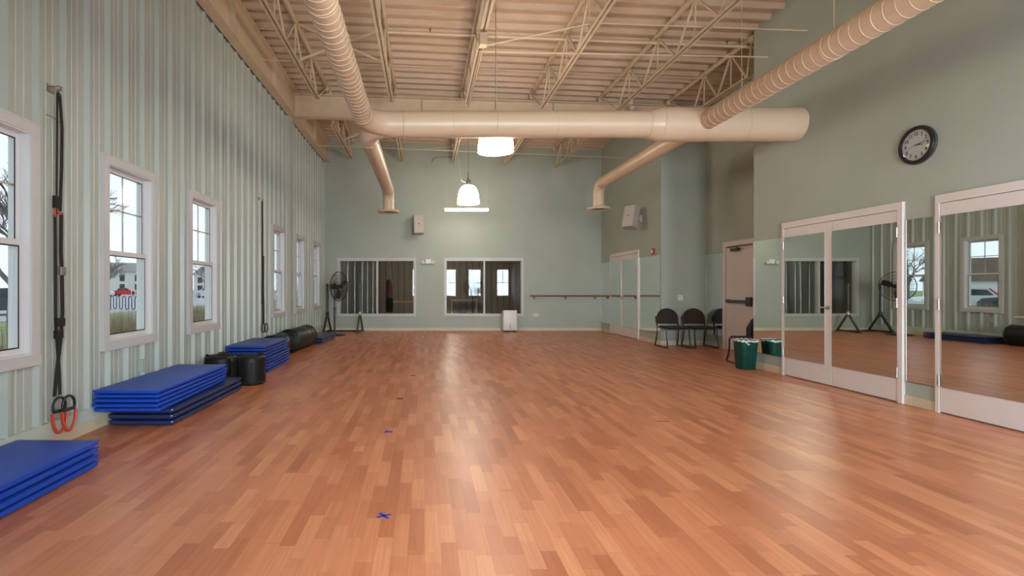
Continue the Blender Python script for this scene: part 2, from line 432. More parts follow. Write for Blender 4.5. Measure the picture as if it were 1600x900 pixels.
# corrugated roof deck; ribs run across the room
m = MB(); prev = None; per = .305; y = YN-.1
prf = []
while y < YB+.1:
    prf += [(y, .0), (y+.055, .0), (y+.080, .075), (y+.280, .075)]; y += per
xa, xb = -3.25, 6.62
for (y, h) in prf:
    a = m.bm.verts.new((xa, y, deckz(xa)+h)); b = m.bm.verts.new((xb, y, deckz(xb)+h))
    if prev: m.bm.faces.new((prev[0], prev[1], b, a))
    prev = (a, b)
m.prism([(xa, deckz(xa)+.10), (xb, deckz(xb)+.10), (xb, deckz(xb)+.25), (xa, deckz(xa)+.25)], YN-.2, YB+.2, 'y')
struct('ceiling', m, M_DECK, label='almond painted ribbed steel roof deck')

# left wall window units
def window(n, yc, w):
    r = thing('window_%d' % n, 'white framed sash window, number %d from the viewer' % n, 'window', (XL, yc, WZ0), kind='structure')
    y0, y1 = yc-w/2, yc+w/2
    X0, X1 = XL+.0, XL+.048
    c = MB(); t = .085
    c.box(X0, X1, y0, y0+t, WZ0+t, WZ1-t); c.box(X0, X1, y1-t, y1, WZ0+t, WZ1-t)
    c.box(X0, X1, y0, y1, WZ1-t, WZ1); c.box(X0, X1+.012, y0, y1, WZ0, WZ0+t)
    c.box(X0, X1+.004, y0-.004, y1+.004, WZ1-.012, WZ1+.004)
    c.build('casing', M_WHITE, r)
    j = MB(); a0, a1, b0, b1 = y0+t-.01, y1-t+.01, WZ0+t-.01, WZ1-t+.01
    j.box(XL-.13, X1-.012, a0, a0+.02, b0, b1); j.box(XL-.13, X1-.012, a1-.02, a1, b0, b1)
    j.box(XL-.13, X1-.012, a0+.02, a1-.02, b0, b0+.02); j.box(XL-.13, X1-.012, a0+.02, a1-.02, b1-.02, b1)
    j.build('jamb', M_VINYL, r)
    a0 += .02; a1 -= .02; b0 += .02; b1 -= .02; zm = 1.645
    def sash(nm, xo, xi, z0, z1, s):
        q = MB(); q.box(xo, xi, a0, a0+s, z0, z1); q.box(xo, xi, a1-s, a1, z0, z1); q.box(xo, xi, a0+s, a1-s, z0, z0+s); q.box(xo, xi, a0+s, a1-s, z1-s, z1)
        o = q.build(nm, M_VINYL, r)
        g = MB(); g.box(xo+.012, xo+.016, a0+s, a1-s, z0+s, z1-s); g.build('glass', M_GLASS, o)
        k = MB(); e = .011; xg = xi-.001
        k.box(xg, xg+.003, a0+s, a0+s+e, z0+s, z1-s); k.box(xg, xg+.003, a1-s-e, a1-s, z0+s, z1-s); k.box(xg, xg+.003, a0+s, a1-s, z1-s-e, z1-s); k.box(xg, xg+.003, a0+s, a1-s, z0+s, z0+s+e)
        k.build('gasket', M_BLACK, o)
        return o
    up = sash('upper_sash', XL-.075, XL-.045, zm-.02, b1, .038)
    mu = MB(); zc = (zm+b1)/2+.02
    mu.box(XL-.066, XL-.056, yc-.008, yc+.008, zm, b1-.03); mu.box(XL-.066, XL-.056, a0+.03, a1-.03, zc-.008, zc+.008); mu.build('muntin', M_DARKM if False else M_GALV, up)
    sash('lower_sash', XL-.04, XL-.01, b0, zm+.025, .045)
    return r
for i, (yc, w) in enumerate(WIN):
    window(i+1, yc, w)
    L = bpy.data.lights.new('daylight_portal', 'AREA'); L.shape = 'RECTANGLE'; L.size = 1.7; L.size_y = .8; L.cycles.is_portal = True
    o = bpy.data.objects.new('daylight_portal', L); col.objects.link(o); o.location = (XL-.15, yc, 1.64); o.rotation_euler = (0, -PI/2, 0)
for a, b, c, d in NW:
    L = bpy.data.lights.new('daylight', 'AREA'); L.shape = 'RECTANGLE'; L.size = 1.8; L.size_y = 3.0; L.energy = DAY; L.color = (.78, .90, 1.)
    o = bpy.data.objects.new('daylight', L); col.objects.link(o); o.location = ((a+b)/2, YN-2.1, (c+d)/2+.1); o.rotation_euler = (PI/2, 0, 0)

# interior windows in the back wall
for n, (a, b, c, d), xm in ((7, BW[0], -1.44), (8, BW[1], 1.83)):
    r = thing('window_%d' % n, 'wide two-pane interior window %s in the back wall' % ('behind the pedestal fan' if n == 7 else 'behind the white purifier'), 'window', (a, YB, c), kind='structure')
    q = MB(); t = .075; y0, y1 = YB-.02, YB+.15
    q.box(a, a+t, y0, y1, c+t, d-t-.02); q.box(b-t, b, y0, y1, c+t, d-t-.02); q.box(a, b, y0, y1, d-t-.02, d); q.box(a, b, y0, y1, c, c+t)
    q.box(xm-.025, xm+.025, YB+.0, y1, c+t, d-t-.02)
    q.build('frame', M_WHITE, r)
    for x0, x1 in ((a+t, xm-.025), (xm+.025, b-t)):
        g = MB(); g.box(x0, x1, YB+.07, YB+.076, c+t, d-t-.02); g.build('pane', M_GLASS, r)

# mirrored doors; the panels by the viewer hang very slightly out of parallel with the wall
TOE = .0045
def toe(mb, yc, k):
    for v in mb.bm.verts: v.co.x -= (v.co.y-yc)*k
def mirror_door(n, X, yf, handle=True, lab=''):
    r = thing('door_%d' % n, lab, 'door', (X, yf-.97, 0), kind='structure')
    W = 1.94; yn = yf-W; t = .04; Z1 = 2.27
    f = MB(); x0, x1 = X-.035, X
    f.box(x0, x1, yf-t, yf, 0, Z1); f.box(x0, x1, yn, yn+t+.02, 0, Z1); f.box(x0, x1, yn+t+.02, yf-t, Z1-.085, Z1)
    f.build('frame', M_DOOR, r)
    ym = yf-t-.90
    spans = [(ym+.003, yf-t-.003, ym+.12, yf-t-.03), (yn+t+.023, ym-.003, yn+t+.03, ym-.015)]
    for i, (a, b, ma, mb_) in enumerate(spans):
        l = MB(); l.rbox(x0+.008, X-.001, a, b, .012, Z1-.09, r=.003, seg=1); lf = l.build('leaf', M_DOOR, r)
        g = MB(); g.box(x0+.000, x0+.008, ma, mb_, .27, 2.05); toe(g, (ma+mb_)/2, TOE if yf < 9 else 0); g.build('mirror_panel', M_MIRROR, lf)
        for z in (.34, 1.13, 1.93):
            h = MB(); yh = (yf-t-.002) if i == 0 else (yn+t+.022)
            h.tube([(x0-.004, yh, z-.055), (x0-.004, yh, z+.055)], .009, 8); h.box(x0-.003, x0+.002, yh-.014, yh+.014, z-.05, z+.05)
            h.build('hinge', M_CHROME, lf, True)
        if i == 0 and handle:
            h = MB(); yh = ym+.06
            h.lathe([(0, 0), (.028, 0), (.028, .012), (.012, .016), (.011, .05), (0, .05)], 16, Matrix.Translation((x0+.008, yh, 1.04)) @ Matrix.Rotation(-PI/2, 4, 'Y'))
            h.tube([(x0-.038, yh, 1.04), (x0-.042, yh+.02, 1.04), (x0-.040, yh+.115, 1.037)], .009, 8)
            h.build('lever_handle', M_CHROME, lf, True)
    return r
mirror_door(1, XR, 5.38, lab='nearest mirrored white double door, cut by the right edge of view')
mirror_door(2, XR, 7.69, lab='mirrored white double door below and left of the wall clock')
mirror_door(3, XR, 14.80, lab='distant mirrored white double door near the back corner')

# panic-bar door in the recess side wall
r = thing('door_4', 'pale single door with dark push bar in the recess', 'door', (XR2, 10.4, 0), kind='structure')
f = MB(); f.box(XR2-.04, XR2, 10.86, 10.96, 0, 2.27); f.box(XR2-.04, XR2, 9.84, 9.94, 0, 2.27); f.box(XR2-.04, XR2, 9.94, 10.86, 2.17, 2.27); f.build('frame', M_DOOR, r)
f = MB(); f.rbox(XR2-.02, XR2-.001, 9.95, 10.85, .012, 2.165, r=.003, seg=1); lf = f.build('leaf', M_DOOR, r)
f = MB(); f.rbox(XR2-.085, XR2-.045, 10.0, 10.78, 1.0, 1.055, r=.006); f.box(XR2-.05, XR2-.021, 10.72, 10.8, .99, 1.065); f.rbox(XR2-.075, XR2-.021, 9.97, 10.13, .94, 1.12, r=.01); f.build('push_bar', M_DARKM, lf)
f = MB(); f.rbox(XR2-.09, XR2-.021, 10.36, 10.62, 2.06, 2.12, r=.012)
f.bar((XR2-.06, 10.42, 2.12), (XR2-.20, 10.15, 2.14), .02, .012); f.bar((XR2-.20, 10.15, 2.14), (XR2-.05, 9.97, 2.15), .02, .012); f.box(XR2-.045, XR2-.021, 10.0, 10.8, 2.145, 2.16)
f.build('door_closer', M_DARKM, lf)

# wall mirrors
def wall_mirror(y0, y1, X, label):
    r = thing('wall_mirror', label, 'mirror', (X, (y0+y1)/2, .26), group=None)
    g = MB(); g.box(X-.008, X-.001, y0, y1, .262, 2.06); toe(g, (y0+y1)/2, TOE if y1 < 9 else 0); g.build('mirror_glass', M_MIRROR, r)
    e = MB()
    for a, b in ((y0-.004, y0), (y1, y1+.004)): e.box(X-.010, X-.001, a, b, .258, 2.064)
    e.box(X-.010, X-.001, y0, y1, 2.06, 2.066); e.box(X-.012, X-.001, y0, y1, .255, .262); e.build('edge_channel', M_CHROME, r)
wall_mirror(5.392, 5.735, XR, 'narrow wall mirror between the two nearest double doors')
wall_mirror(7.705, RY0-.006, XR, 'wall mirror beside the green bin at the recess corner')
wall_mirror(RY1+.03, 12.845, XR, 'wall mirror right of the distant double door')
wall_mirror(14.81, YB-.02, XR, 'narrow wall mirror in the far back corner')
wall_mirror(10.975, RY1-.02, XR2, 'narrow mirror inside the recess beside the push bar door')

# ------------------------------------------------------------------ adjoining room seen through the back windows
Y2 = 25.0
m = MB(); m.box(-3.25, 9, YB+.15, Y2, -.12, 0); struct('floor_adjoining', m, M_FLOOR2, label='grey rubber floor of the next room')
m = MB(); m.box(-3.25, 9, YB+.15, Y2, 3.6, 3.8); struct('ceiling_adjoining', m, M_DARKW, label='ceiling of the next room')
FW = []
m = MB()
m.box(-3.25, 9, Y2, Y2+.2, -.1, 3.8)
xx = -3.1
while xx < 8.8:
    m.prism([(xx, Y2), (xx+.03, Y2-.035), (xx+.06, Y2-.035), (xx+.09, Y2)], 0.0, 3.6, 'z')
    xx += .3
struct('wall_adjoining', m, M_TAN2, label='tan ribbed end wall of the next room')
m = MB(); m.box(-3.45, -3.25, YB+.15, Y2+.2, -.1, 3.8); struct('wall_adjoining_left', m, M_DARKW)
m = MB(); m.box(9, 9.2, YB+.15, Y2+.2, -.1, 3.8); struct('wall_adjoining_right', m, M_DARKW)
m = MB(); m.box(5.66, 9, YB, YB+.15, -.1, 3.8); struct('wall_adjoining_front', m, M_DARKW)
# unseen fill light added to brighten the next room
L = bpy.data.lights.new('next_room_fill', 'POINT'); L.energy = 85; L.color = (1, .85, .68); L.shadow_soft_size = .3
o = bpy.data.objects.new('next_room_fill', L); col.objects.link(o); o.location = (.8, 20.5, 3.1)
# hanging heavy bag
r = thing('heavy_bag', 'brown heavy bag hanging beyond the left interior window', 'punching bag', (-1.36, 20, 0))
m = MB(); m.lathe([(0, .36), (.11, .36), (.135, .40), (.135, .92)], 20, Matrix.Translation((-1.36, 20, 0))); m.build('lower_wrap', M_VINYLB, r, True, world=True)
m = MB(); m.lathe([(.135, .92), (.135, 1.55), (.11, 1.62), (0, 1.63)], 20, Matrix.Translation((-1.36, 20, 0))); m.build('bag_body', M_HEAVY, r, True)
m = MB()
for k in range(4): m.tube([(-1.36+.1*math.cos(k*PI/2+.6), 20+.1*math.sin(k*PI/2+.6), 1.6), (-1.36, 20, 2.1)], .01, 6)
m.tube([(-1.36, 20, 2.1), (-1.36, 20, 3.6)], .012, 6); m.build('hanging_strap', M_GALV, r)
# poles leaning in the next room
for i, x in enumerate((-2.95, -2.72, -2.45, -2.2, -2.0, -1.82)):
    m = MB(); m.tube([(x, 18.0+.1*(i % 2), 0), (x, 18.0+.1*(i % 2), 3.55)], .045, 12)
    tag(m.build('steel_pole', M_GALV, origin=(x, 18.0, 0), smooth=True), 'upright steel pole behind the left interior window, %s' % ['leftmost of six', 'second from left', 'third from left', 'fourth from left', 'fifth from left', 'rightmost of six'][i], 'pole', 'steel poles behind the left interior window')
def bench(x, y, w, lab):
    r = thing('wooden_bench', lab, 'bench', (x, y, 0))
    m = MB(); m.rbox(x-w/2, x+w/2, y-.2, y+.2, .68, .76, r=.006); m.build('bench_top', M_BENCH, r)
    for sx in (-1, 1):
        for sy in (-1, 1):
            m = MB(); m.box(x+sx*(w/2-.06)-.03, x+sx*(w/2-.06)+.03, y+sy*.15-.03, y+sy*.15+.03, 0, .68); m.build('leg', M_BENCH, r)
bench(-.78, 21, 1.1, 'pale wooden bench beyond the left interior window')
bench(1.9, 24.5, 1.3, 'pale wooden bench beyond the right interior window')

# ------------------------------------------------------------------ steelwork
r = thing('steel_girder', 'almond steel girder along the top of the left wall', 'beam', (-2.96, 6, 5.12))
m = MB(); m.box(-3.03, -2.86, YN, YB, 5.12, 5.14); m.box(-2.955, -2.94, YN, YB, 5.14, 5.76); m.box(-3.03, -2.86, YN, YB, 5.76, 5.78); m.build('i_section', M_STEEL, r)
for y in (5.2, 7.75, 9.9, 13.6):
    m = MB(); m.box(-2.94, -2.865, y, y+.012, 5.14, 5.76); m.build('stiffener', M_STEEL, r)
def cross_beam(y, lab, x1):
    r = thing('cross_girder', lab, 'beam', (0, y, 5.2))
    m = MB()
    def zt(x): return 5.67-.03*(x+2.94)
    def sl(y0, y1, o0, o1): m.prism([(-2.93, zt(-2.93)+o0), (x1, zt(x1)+o0), (x1, zt(x1)+o1), (-2.93, zt(-2.93)+o1)], y0, y1, 'y')
    sl(y-.09, y+.09, -.02, 0); sl(y-.008, y+.008, -.49, -.02); sl(y-.09, y+.09, -.51, -.49); m.build('i_section', M_STEEL, r)
    for x in (-.05, 2.9):
        m = MB(); m.box(x, x+.012, y-.085, y-.008, zt(x)-.48, zt(x)-.03); m.build('stiffener', M_STEEL, r)
cross_beam(11.58, 'almond steel cross girder above the main duct', XR2)
cross_beam(1.0, 'almond steel cross girder overhead near the viewer', XR)
# open web joists
JX = [-2.18, -.67, .86, 2.40, 3.94, 5.47]
def joist(x, y0, y1, lab, e0=.95, e1=.95):
    zt = deckz(x)-.004; D = .64
    r = thing('bar_joist', lab, 'roof joist', (x, (y0+y1)/2, zt-D), group='open web joists under the roof deck')
    m = MB()
    for s in (-1, 1): m.box(x+s*.030-.022, x+s*.030+.022, y0, y1, zt-.006, zt); m.box(x+s*.010-.003, x+s*.010+.003, y0, y1, zt-.05, zt)
    m.box(x-.05, x+.05, y0, y0+.12, zt-.10, zt); m.box(x-.05, x+.05, y1-.12, y1, zt-.10, zt)
    m.build('top_chord', M_STEEL, r)
    m = MB(); b0, b1 = y0+e0, y1-e1
    for s in (-1, 1): m.box(x+s*.030-.022, x+s*.030+.022, b0, b1, zt-D, zt-D+.006); m.box(x+s*.012-.003, x+s*.012+.003, b0, b1, zt-D, zt-D+.045)
    m.build('bottom_chord', M_STEEL, r)
    m = MB(); n = max(2, round((b1-b0)/1.22)); p = (b1-b0-.1)/n; st = b0+.05
    m.bar((x, y0+.1, zt-.03), (x, st, zt-D+.02), .022); m.bar((x, y1-.1, zt-.03), (x, st+n*p, zt-D+.02), .022)
    for k in range(n):
        a = st+k*p
        m.bar((x, a, zt-D+.02), (x, a+p/2, zt-.03), .026); m.bar((x, a+p/2, zt-.03), (x, a+p, zt-D+.02), .026)
        m.bar((x, a+p*.5, zt-.03), (x, a+p*.5+.02, zt-D+.02), .018) if k % 1 == 0 else None
    m.build('web_bar', M_STEEL, r)
nm = ['first', 'second', 'third', 'fourth', 'fifth', 'sixth']
for i, x in enumerate(JX):
    y0n = 1.05 if x < XR else RY0+.05
    joist(x, y0n, 11.53, '%s almond open web joist from the left, on the near side of the cross girder' % nm[i], .95 if x < XR else .2, 1.05)
    if x < XR: joist(x, 11.63, YB-.03, '%s almond open web joist from the left, beyond the cross girder' % nm[i], .5, .25)
# bridging
def brace(pts, r_, name, lab, cat='brace', group=None, mt=None):
    m = MB(); m.tube(pts, r_, 8); o = m.build(name, mt or M_STEEL, None, True, origin=pts[0]); tag(o, lab, cat, group); return o
for y, nn in ((8.7, 'near'), (13.4, 'far')):
    r = thing('cross_brace', 'crossed angle brace between the first two joists, %s bay' % nn, 'brace', (JX[0], y, 5.2))
    a, b = JX[0]+.055, JX[1]-.055
    for (z0, z1, dy) in ((deckz(a)-.04, deckz(b)-.62, -.02), (deckz(a)-.62, deckz(b)-.04, .02)):
        m = MB(); m.bar((a, y+dy, z0), (b, y+dy, z1), .035, .03); m.build('brace_bar', M_STEEL, r)
for y, o_, nn, x0 in ((8.82, -.60, 'thin lower bridging rod nearest to the viewer, from girder to first joist', -2.85), (8.84, -.055, 'thin upper bridging rod beside the near crossed brace', -2.85)):
    brace([(x0, y, deckz(x0)+o_), (JX[0]-.055, y, deckz(JX[0])+o_)], .010, 'bridging_rod', nn)
brace([(-2.85, 10.06, deckz(-2.85)-.07), (XR2, 10.06, deckz(XR2)-.07)], .010, 'bridging_rod', 'long thin bridging rod across the room between duct and cross girder')
brace([(-2.93, 13.9, deckz(-2.93)-.66), (XR, 13.9, deckz(XR)-.66)], .012, 'bridging_rod', 'thin bridging rod across the far bay near the back wall')
# sprinkler pipe
r = thing('sprinkler_pipe', 'almond sprinkler pipe under the roof deck', 'pipe', (-.6, 8.66, 5.5))
m = MB(); m.tube([(-.62, 8.66, deckz(-.62)-.11), (XR2, 8.66, deckz(XR2)-.11)], .027, 12); m.build('pipe', M_STEEL, r, True)
for x in (.10, 5.12):
    m = MB(); z = deckz(x)-.085; m.tube([(x, 8.66, z-.01), (x, 8.66, z+.05)], .008, 8); m.lathe([(0, z+.05), (.022, z+.05), (.022, z+.054), (0, z+.054)], 12, Matrix.Translation((x, 8.66, 0))); m.build('sprinkler_head', M_HEAVY, r, True)
# conduits
brace([(.86, 8.05, 5.02), (XR, 8.05, 4.93)], .012, 'conduit', 'thin conduit running from the third joist to the right wall', 'conduit')
brace([(.86, 7.98, 4.99), (2.38, 7.98, 4.95)], .010, 'conduit', 'short conduit between the third and fourth joists', 'conduit')
brace([(.90, 7.45, 4.83), (2.35, 7.22, 5.03), (2.6, 7.22, 5.03), (XR, 7.22, 4.93)], .010, 'conduit', 'bent conduit rising from the junction box to the right wall', 'conduit')
brace([(.88, 15.3, 5.30), (.86, 15.3, 5.22), (.34, 15.3, 5.21), (.27, 15.3, 5.17), (.22, 15.3, 5.06)], .010, 'conduit', 'short bent conduit near the top of the back wall', 'conduit', mt=M_DARKM)
brace([(JX[1]+.05, 15.2, 5.36), (JX[2]-.05, 15.2, 5.50)], .010, 'bridging_rod', 'slanting thin rod between the second and third joists by the back wall')
r = thing('junction_box', 'almond junction box on the third joist', 'electrical box', (.88, 7.5, 4.85))
m = MB(); m.rbox(.80, .92, 7.44, 7.56, 4.84, 5.02, r=.005); m.build('box', M_STEEL, r); m = MB(); m.rbox(.81, .91, 7.43, 7.441, 4.86, 5.0, r=.002, seg=1); m.build('cover', M_DUCT, r)
for s in (-1, 1):
    brace([(.86+s*.045, 7.6, 5.008), (.86+s*.045, 10.5, 5.008)], .014, 'conduit', '%s of the twin bright conduits along the third joist' % ('left' if s < 0 else 'right'), 'conduit', mt=M_DUCT)
# small sensor at the cross girder
r = thing('ceiling_sensor', 'small box with round head at the right end of the cross girder', 'sensor', (4.53, 11.33, 5.3))
m = MB(); m.rbox(4.42, 4.60, 11.30, 11.40, 5.36, 5.44, r=.005); m.box(4.52, 4.545, 11.34, 11.53, 5.38, 5.40); m.build('box', M_PLATE, r)
m = MB(); m.lathe([(0, -.08), (.05, -.08), (.085, -.03), (.085, .0), (0, .0)], 18, Matrix.Translation((4.60, 11.33, 5.30)) @ Matrix.Rotation(.5, 4, 'Y')); m.tube([(4.54, 11.35, 5.38), (4.58, 11.34, 5.30)], .012, 8); m.build('head', M_STEEL, r, True)

# ------------------------------------------------------------------ ducts
DZ = 3.67; DY = 7.42
r = thing('ventilation_duct', 'almond round duct network hung below the roof', 'duct', (1.5, DY, DZ))
def spiral(m, x, y0, y1, z, rad, pitch=.115):
    n = 20; pts = []; turns = (y1-y0)/pitch; K = int(turns*n)
    for i in range(K+1):
        a = 2*PI*i/n; pts.append((x+rad*math.cos(a), y0+(y1-y0)*i/K, z+rad*math.sin(a)))
    m.tube(pts, .0048, 5)
RS = .133
def branch(x, y0, y1, name='spiral_duct', sp=True):
    m = MB(); m.tube([(x, y0, DZ), (x, y1, DZ)], RS, 32)
    if sp: spiral(m, x, y0, y1, DZ, RS)
    m.build(name, M_DUCT, r, True)
branch(-.85, YN, 6.98); branch(4.0, YN, DY-.12)
# main duct, reducer and big end
m = MB(); m.tube([(-.30, DY, DZ), (3.25, DY, DZ)], .19, 36); 
for x in (-.3, .42, 1.9, 3.24): m.ring((x, DY, DZ), (1, 0, 0), .191, .0035, 36, 4)
m.build('main_duct', M_DUCT, r, True)
m = MB(); m.lathe([(.19, 3.22), (.243, 3.40)], 36, Matrix.Translation((0, DY, DZ)) @ Matrix.Rotation(PI/2, 4, 'Y')); m.ring((3.40, DY, DZ), (1, 0, 0), .244, .0045, 36, 4); m.ring((3.235, DY, DZ), (1, 0, 0), .196, .006, 36, 4); m.build('reducer', M_DUCT, r, True)
m = MB(); m.tube([(3.40, DY, DZ), (XR-.002, DY, DZ)], .243, 40); m.build('main_duct', M_DUCT, r, True)
# left wye: two elbows sweeping into the main duct
def arc(c, R, a0, a1, z, n=10): return [(c[0]+R*math.cos(a0+(a1-a0)*i/n), c[1]+R*math.sin(a0+(a1-a0)*i/n), z) for i in range(n+1)]
m = MB(); P = arc((-.85+.45, DY-.45), .45, PI, PI/2, DZ); m.tube(P+[(-.29, DY, DZ)], [.135+.055*min(1, i/10) for i in range(12)], 32)
m.ring((-.85, DY-.45, DZ), (0, 1, 0), .137, .005, 32, 4); m.ring((-.29, DY, DZ), (1, 0, 0), .192, .004, 32, 4); m.build('elbow', M_DUCT, r, True)
m = MB(); P = [Vector(p)+Vector((0, 0, .09*i/10)) for i, p in enumerate(arc((-.85+.38, DY+.38), .38, -PI, -PI/2, DZ-.09))]; m.tube([(-.85, DY+.42, DZ-.09)]+P+[(-.40, DY, DZ)], [.142]+[.142+.025*min(1, i/10) for i in range(12)], 32); m.ring((-.85, DY+.40, DZ-.09), (0, 1, 0), .144, .005, 32, 4); m.build('elbow', M_DUCT, r, True)
def back_branch(x, ys, ye, zb, DZ=DZ, rd=.125):
    R = .26
    pts = [(x, ys, DZ), (x, ye-R, DZ)] + [(x, ye-R+R*math.sin(a*PI/2/8), DZ-R+R*math.cos(a*PI/2/8)) for a in range(1, 9)] + [(x, ye, zb)]
    m = MB(); m.tube(pts, rd, 28); m.ring((x, ye-R, DZ), (0, 1, 0), rd+.002, .004, 28, 4); m.ring((x, ye, DZ-R), (0, 0, 1), rd+.002, .004, 28, 4); m.build('branch_duct', M_DUCT, r, True)
    m = MB(); m.lathe([(.125, .05), (.14, .03), (.25, .016), (.26, -.01), (.245, -.035), (.19, -.03), (.17, .0), (.12, .01)], 32, Matrix.Translation((x, ye, zb)))
    d = m.build('diffuser', M_DUCT, r, True)
    m = MB(); m.lathe([(0, -.022), (.13, -.022), (.135, -.005), (0, .0)], 28, Matrix.Translation((x, ye, zb))); m.build('diffuser_cone', M_DARKM, d, True)
back_branch(-.84, DY+.38, 12.0, 3.10, DZ-.09, .135); back_branch(4.0, DY+.1, 11.75, 3.13)
for (x, y, rad) in ((4.0, 5.0, RS), (4.0, 2.4, RS), (-.85, 4.2, RS), (1.04, DY, .19), (4.6, DY, .243)):
    m = MB(); m.tube([(x, y, DZ+rad), (x, y, deckz(x))], .004, 6); m.ring((x, y, DZ), (0, 1, 0) if y < 7 else (1, 0, 0), rad+.003, .004, 28, 4); m.build('hanger', M_STEEL, r)

# ------------------------------------------------------------------ lamps
LX = 1.10
def pendant(y, lab, cable):
    r = thing('pendant_lamp', lab, 'pendant lamp', (LX, y, 3.39), group='glass bell pendants')
    T = Matrix.Translation((LX, y, 0))
    m = MB(); m.lathe([(.060, 3.87), (.115, 3.86), (.175, 3.82), (.222, 3.74), (.252, 3.63), (.270, 3.50), (.278, 3.42), (.280, 3.41)], 36, T); m.build('shade', M_SHADE, r, True)
    m = MB(); m.lathe([(.0, 3.413), (.274, 3.413), (.274, 3.409), (0, 3.409)], 36, T); m.build('lens', M_SHADE, r, True)
    m = MB(); m.ring((LX, y, 3.405), (0, 0, 1), .283, .009, 40, 6); m.build('rim', M_GREYP, r, True)
    m = MB(); m.lathe([(0, 4.05), (.02, 4.05), (.035, 4.0), (.065, 3.97), (.075, 3.90), (.085, 3.885), (.085, 3.865), (0, 3.865)], 20, T); m.build('socket_cap', M_GALV, r, True)
    m = MB(); m.tube([(LX, y, 4.05), (LX, y, 4.2)], .008, 8); m.tube([(LX, y, 4.2), (LX, y, deckz(LX))], .004, 6); m.build('suspension_cable', M_DARKM, r)
    if cable:
        m = MB(); m.tube([(.86, y+.1, 5.02), (.86, y+.08, 4.7), (.88, y+.03, 4.25), (.93, y, 3.98), (LX-.05, y, 3.93)], .008, 6); m.build('power_cord', M_CORD, r)
    return r
pendant(7.90, 'glowing bell pendant seen just below the main duct', False)
pendant(12.8, 'glowing bell pendant hanging in full view near the back wall', True)
pendant(3.0, 'glowing bell pendant above the viewer, nearest lamp', False)
r = thing('tube_light', 'suspended white fluorescent strip near the back wall', 'strip light', (1.19, 14.42, 3.47))
m = MB(); m.rbox(.58, 1.80, 14.38, 14.46, 3.47, 3.53, r=.012); m.build('diffuser', M_TUBE, r)
m = MB(); m.box(.575, 1.805, 14.385, 14.455, 3.531, 3.56); m.box(.57, .58, 14.38, 14.46, 3.465, 3.56); m.box(1.80, 1.81, 14.38, 14.46, 3.465, 3.56); m.build('housing', M_WHITE, r)
for x in (.62, 1.76):
    m = MB(); m.tube([(x, 14.42, 3.56), (x, 14.42, deckz(x))], .003, 6); m.build('suspension_wire', M_CORD, r)

# ------------------------------------------------------------------ mats
def rot_about(cx, cy, a): return Matrix.Translation((cx, cy, 0)) @ Matrix.Rotation(a, 4, 'Z')
TABS = {}
def mat_mesh(W, L, T, material, key):
    if key in TABS: return TABS[key]
    b = bmesh.new(); bmesh.ops.create_cube(b, size=1, matrix=Matrix.Diagonal((W, L, T-.0065, 1)))
    bmesh.ops.subdivide_edges(b, edges=[e for e in b.edges if abs((e.verts[0].co-e.verts[1].co).y) > L*.5], cuts=11)
    bmesh.ops.subdivide_edges(b, edges=[e for e in b.edges if abs((e.verts[0].co-e.verts[1].co).x) > W*.5], cuts=5)
    rnd = random.Random(hash(key) % 1000 if not isinstance(key, str) else len(key))
    for v in b.verts:
        top = v.co.z > 0
        u = abs(v.co.x)/(W/2); w = abs(v.co.y)/(L/2)
        edge = max(u, w)
        if edge < .99: v.co.z += (.002 if top else .0) + (rnd.random()-.5)*.0015
        else:
            v.co.z *= .80
            if u > .99 and w > .99: v.co.x *= .985; v.co.y *= .995
    bmesh.ops.bevel(b, geom=[e for e in b.edges if e.calc_face_angle(0) > .9], offset=T*.22, segments=3, profile=.6, affect='EDGES')
    me = bpy.data.meshes.new('mat'); b.to_mesh(me); b.free(); me.materials.append(material)
    for p in me.polygons: p.use_smooth = True
    pp = bmesh.new()
    # welted seam round the middle
    q = MB(); s = .996
    q.tube([(-W/2*s, -L/2*s, T*.28), (W/2*s, -L/2*s, T*.28), (W/2*s, L/2*s, T*.28), (-W/2*s, L/2*s, T*.28)], .0035, 6, closed=True)
    me2 = bpy.data.meshes.new('seam'); q.bm.to_mesh(me2); q.bm.free(); me2.materials.append(material); pp.free()
    TABS[key] = (me, me2); return TABS[key]
def make_mat(cx, cy, z, W, L, T, rz, material, label, group, tab=True):
    me, me2 = mat_mesh(W, L, T, material, (W, L, T, material.name))
    o = bpy.data.objects.new('exercise_mat', None); col.objects.link(o); o.location = (cx, cy, z); o.rotation_euler = (0, 0, rz)
    tag(o, label, 'exercise mat', group)
    c = bpy.data.objects.new('pad', me); col.objects.link(c); c.parent = o; c.location = (0, 0, T/2)
    c = bpy.data.objects.new('welt', me2); col.objects.link(c); c.parent = o; c.location = (0, 0, T/2)
    if tab:
        tm = TABS.get('tab')
        if tm is None:
            q = MB(); q.rbox(-.006, .006, -.008, .006, -.004, .006, r=.002); tm = bpy.data.meshes.new('tab'); q.bm.to_mesh(tm); q.bm.free(); tm.materials.append(M_BAG); TABS['tab'] = tm
        c = bpy.data.objects.new('corner_tab', tm); col.objects.link(c); c.parent = o; c.location = (W/2-.004, (-L/2+.004) if tab != 'far' else L/2-.004, T*.72)
    return o
def ordn(i, n):
    if i == 0: return 'lowest'
    if i == n-1: return 'topmost'
    return ['', 'second', 'third', 'fourth', 'fifth', 'sixth', 'seventh', 'eighth', 'ninth'][i] + ' from the bottom'
rnd = random.Random(3)
# stack nearest to the viewer
n = 4; T = .05
for i in range(n):
    make_mat(-2.665+rnd.uniform(-.006, .006), 2.83+rnd.uniform(-.008, .008), i*T, .60, 1.8, T, rnd.uniform(-.003, .003), M_BLUE, 'royal blue mat, %s of the four mats nearest the viewer' % ordn(i, n), 'blue mats nearest the viewer', False)
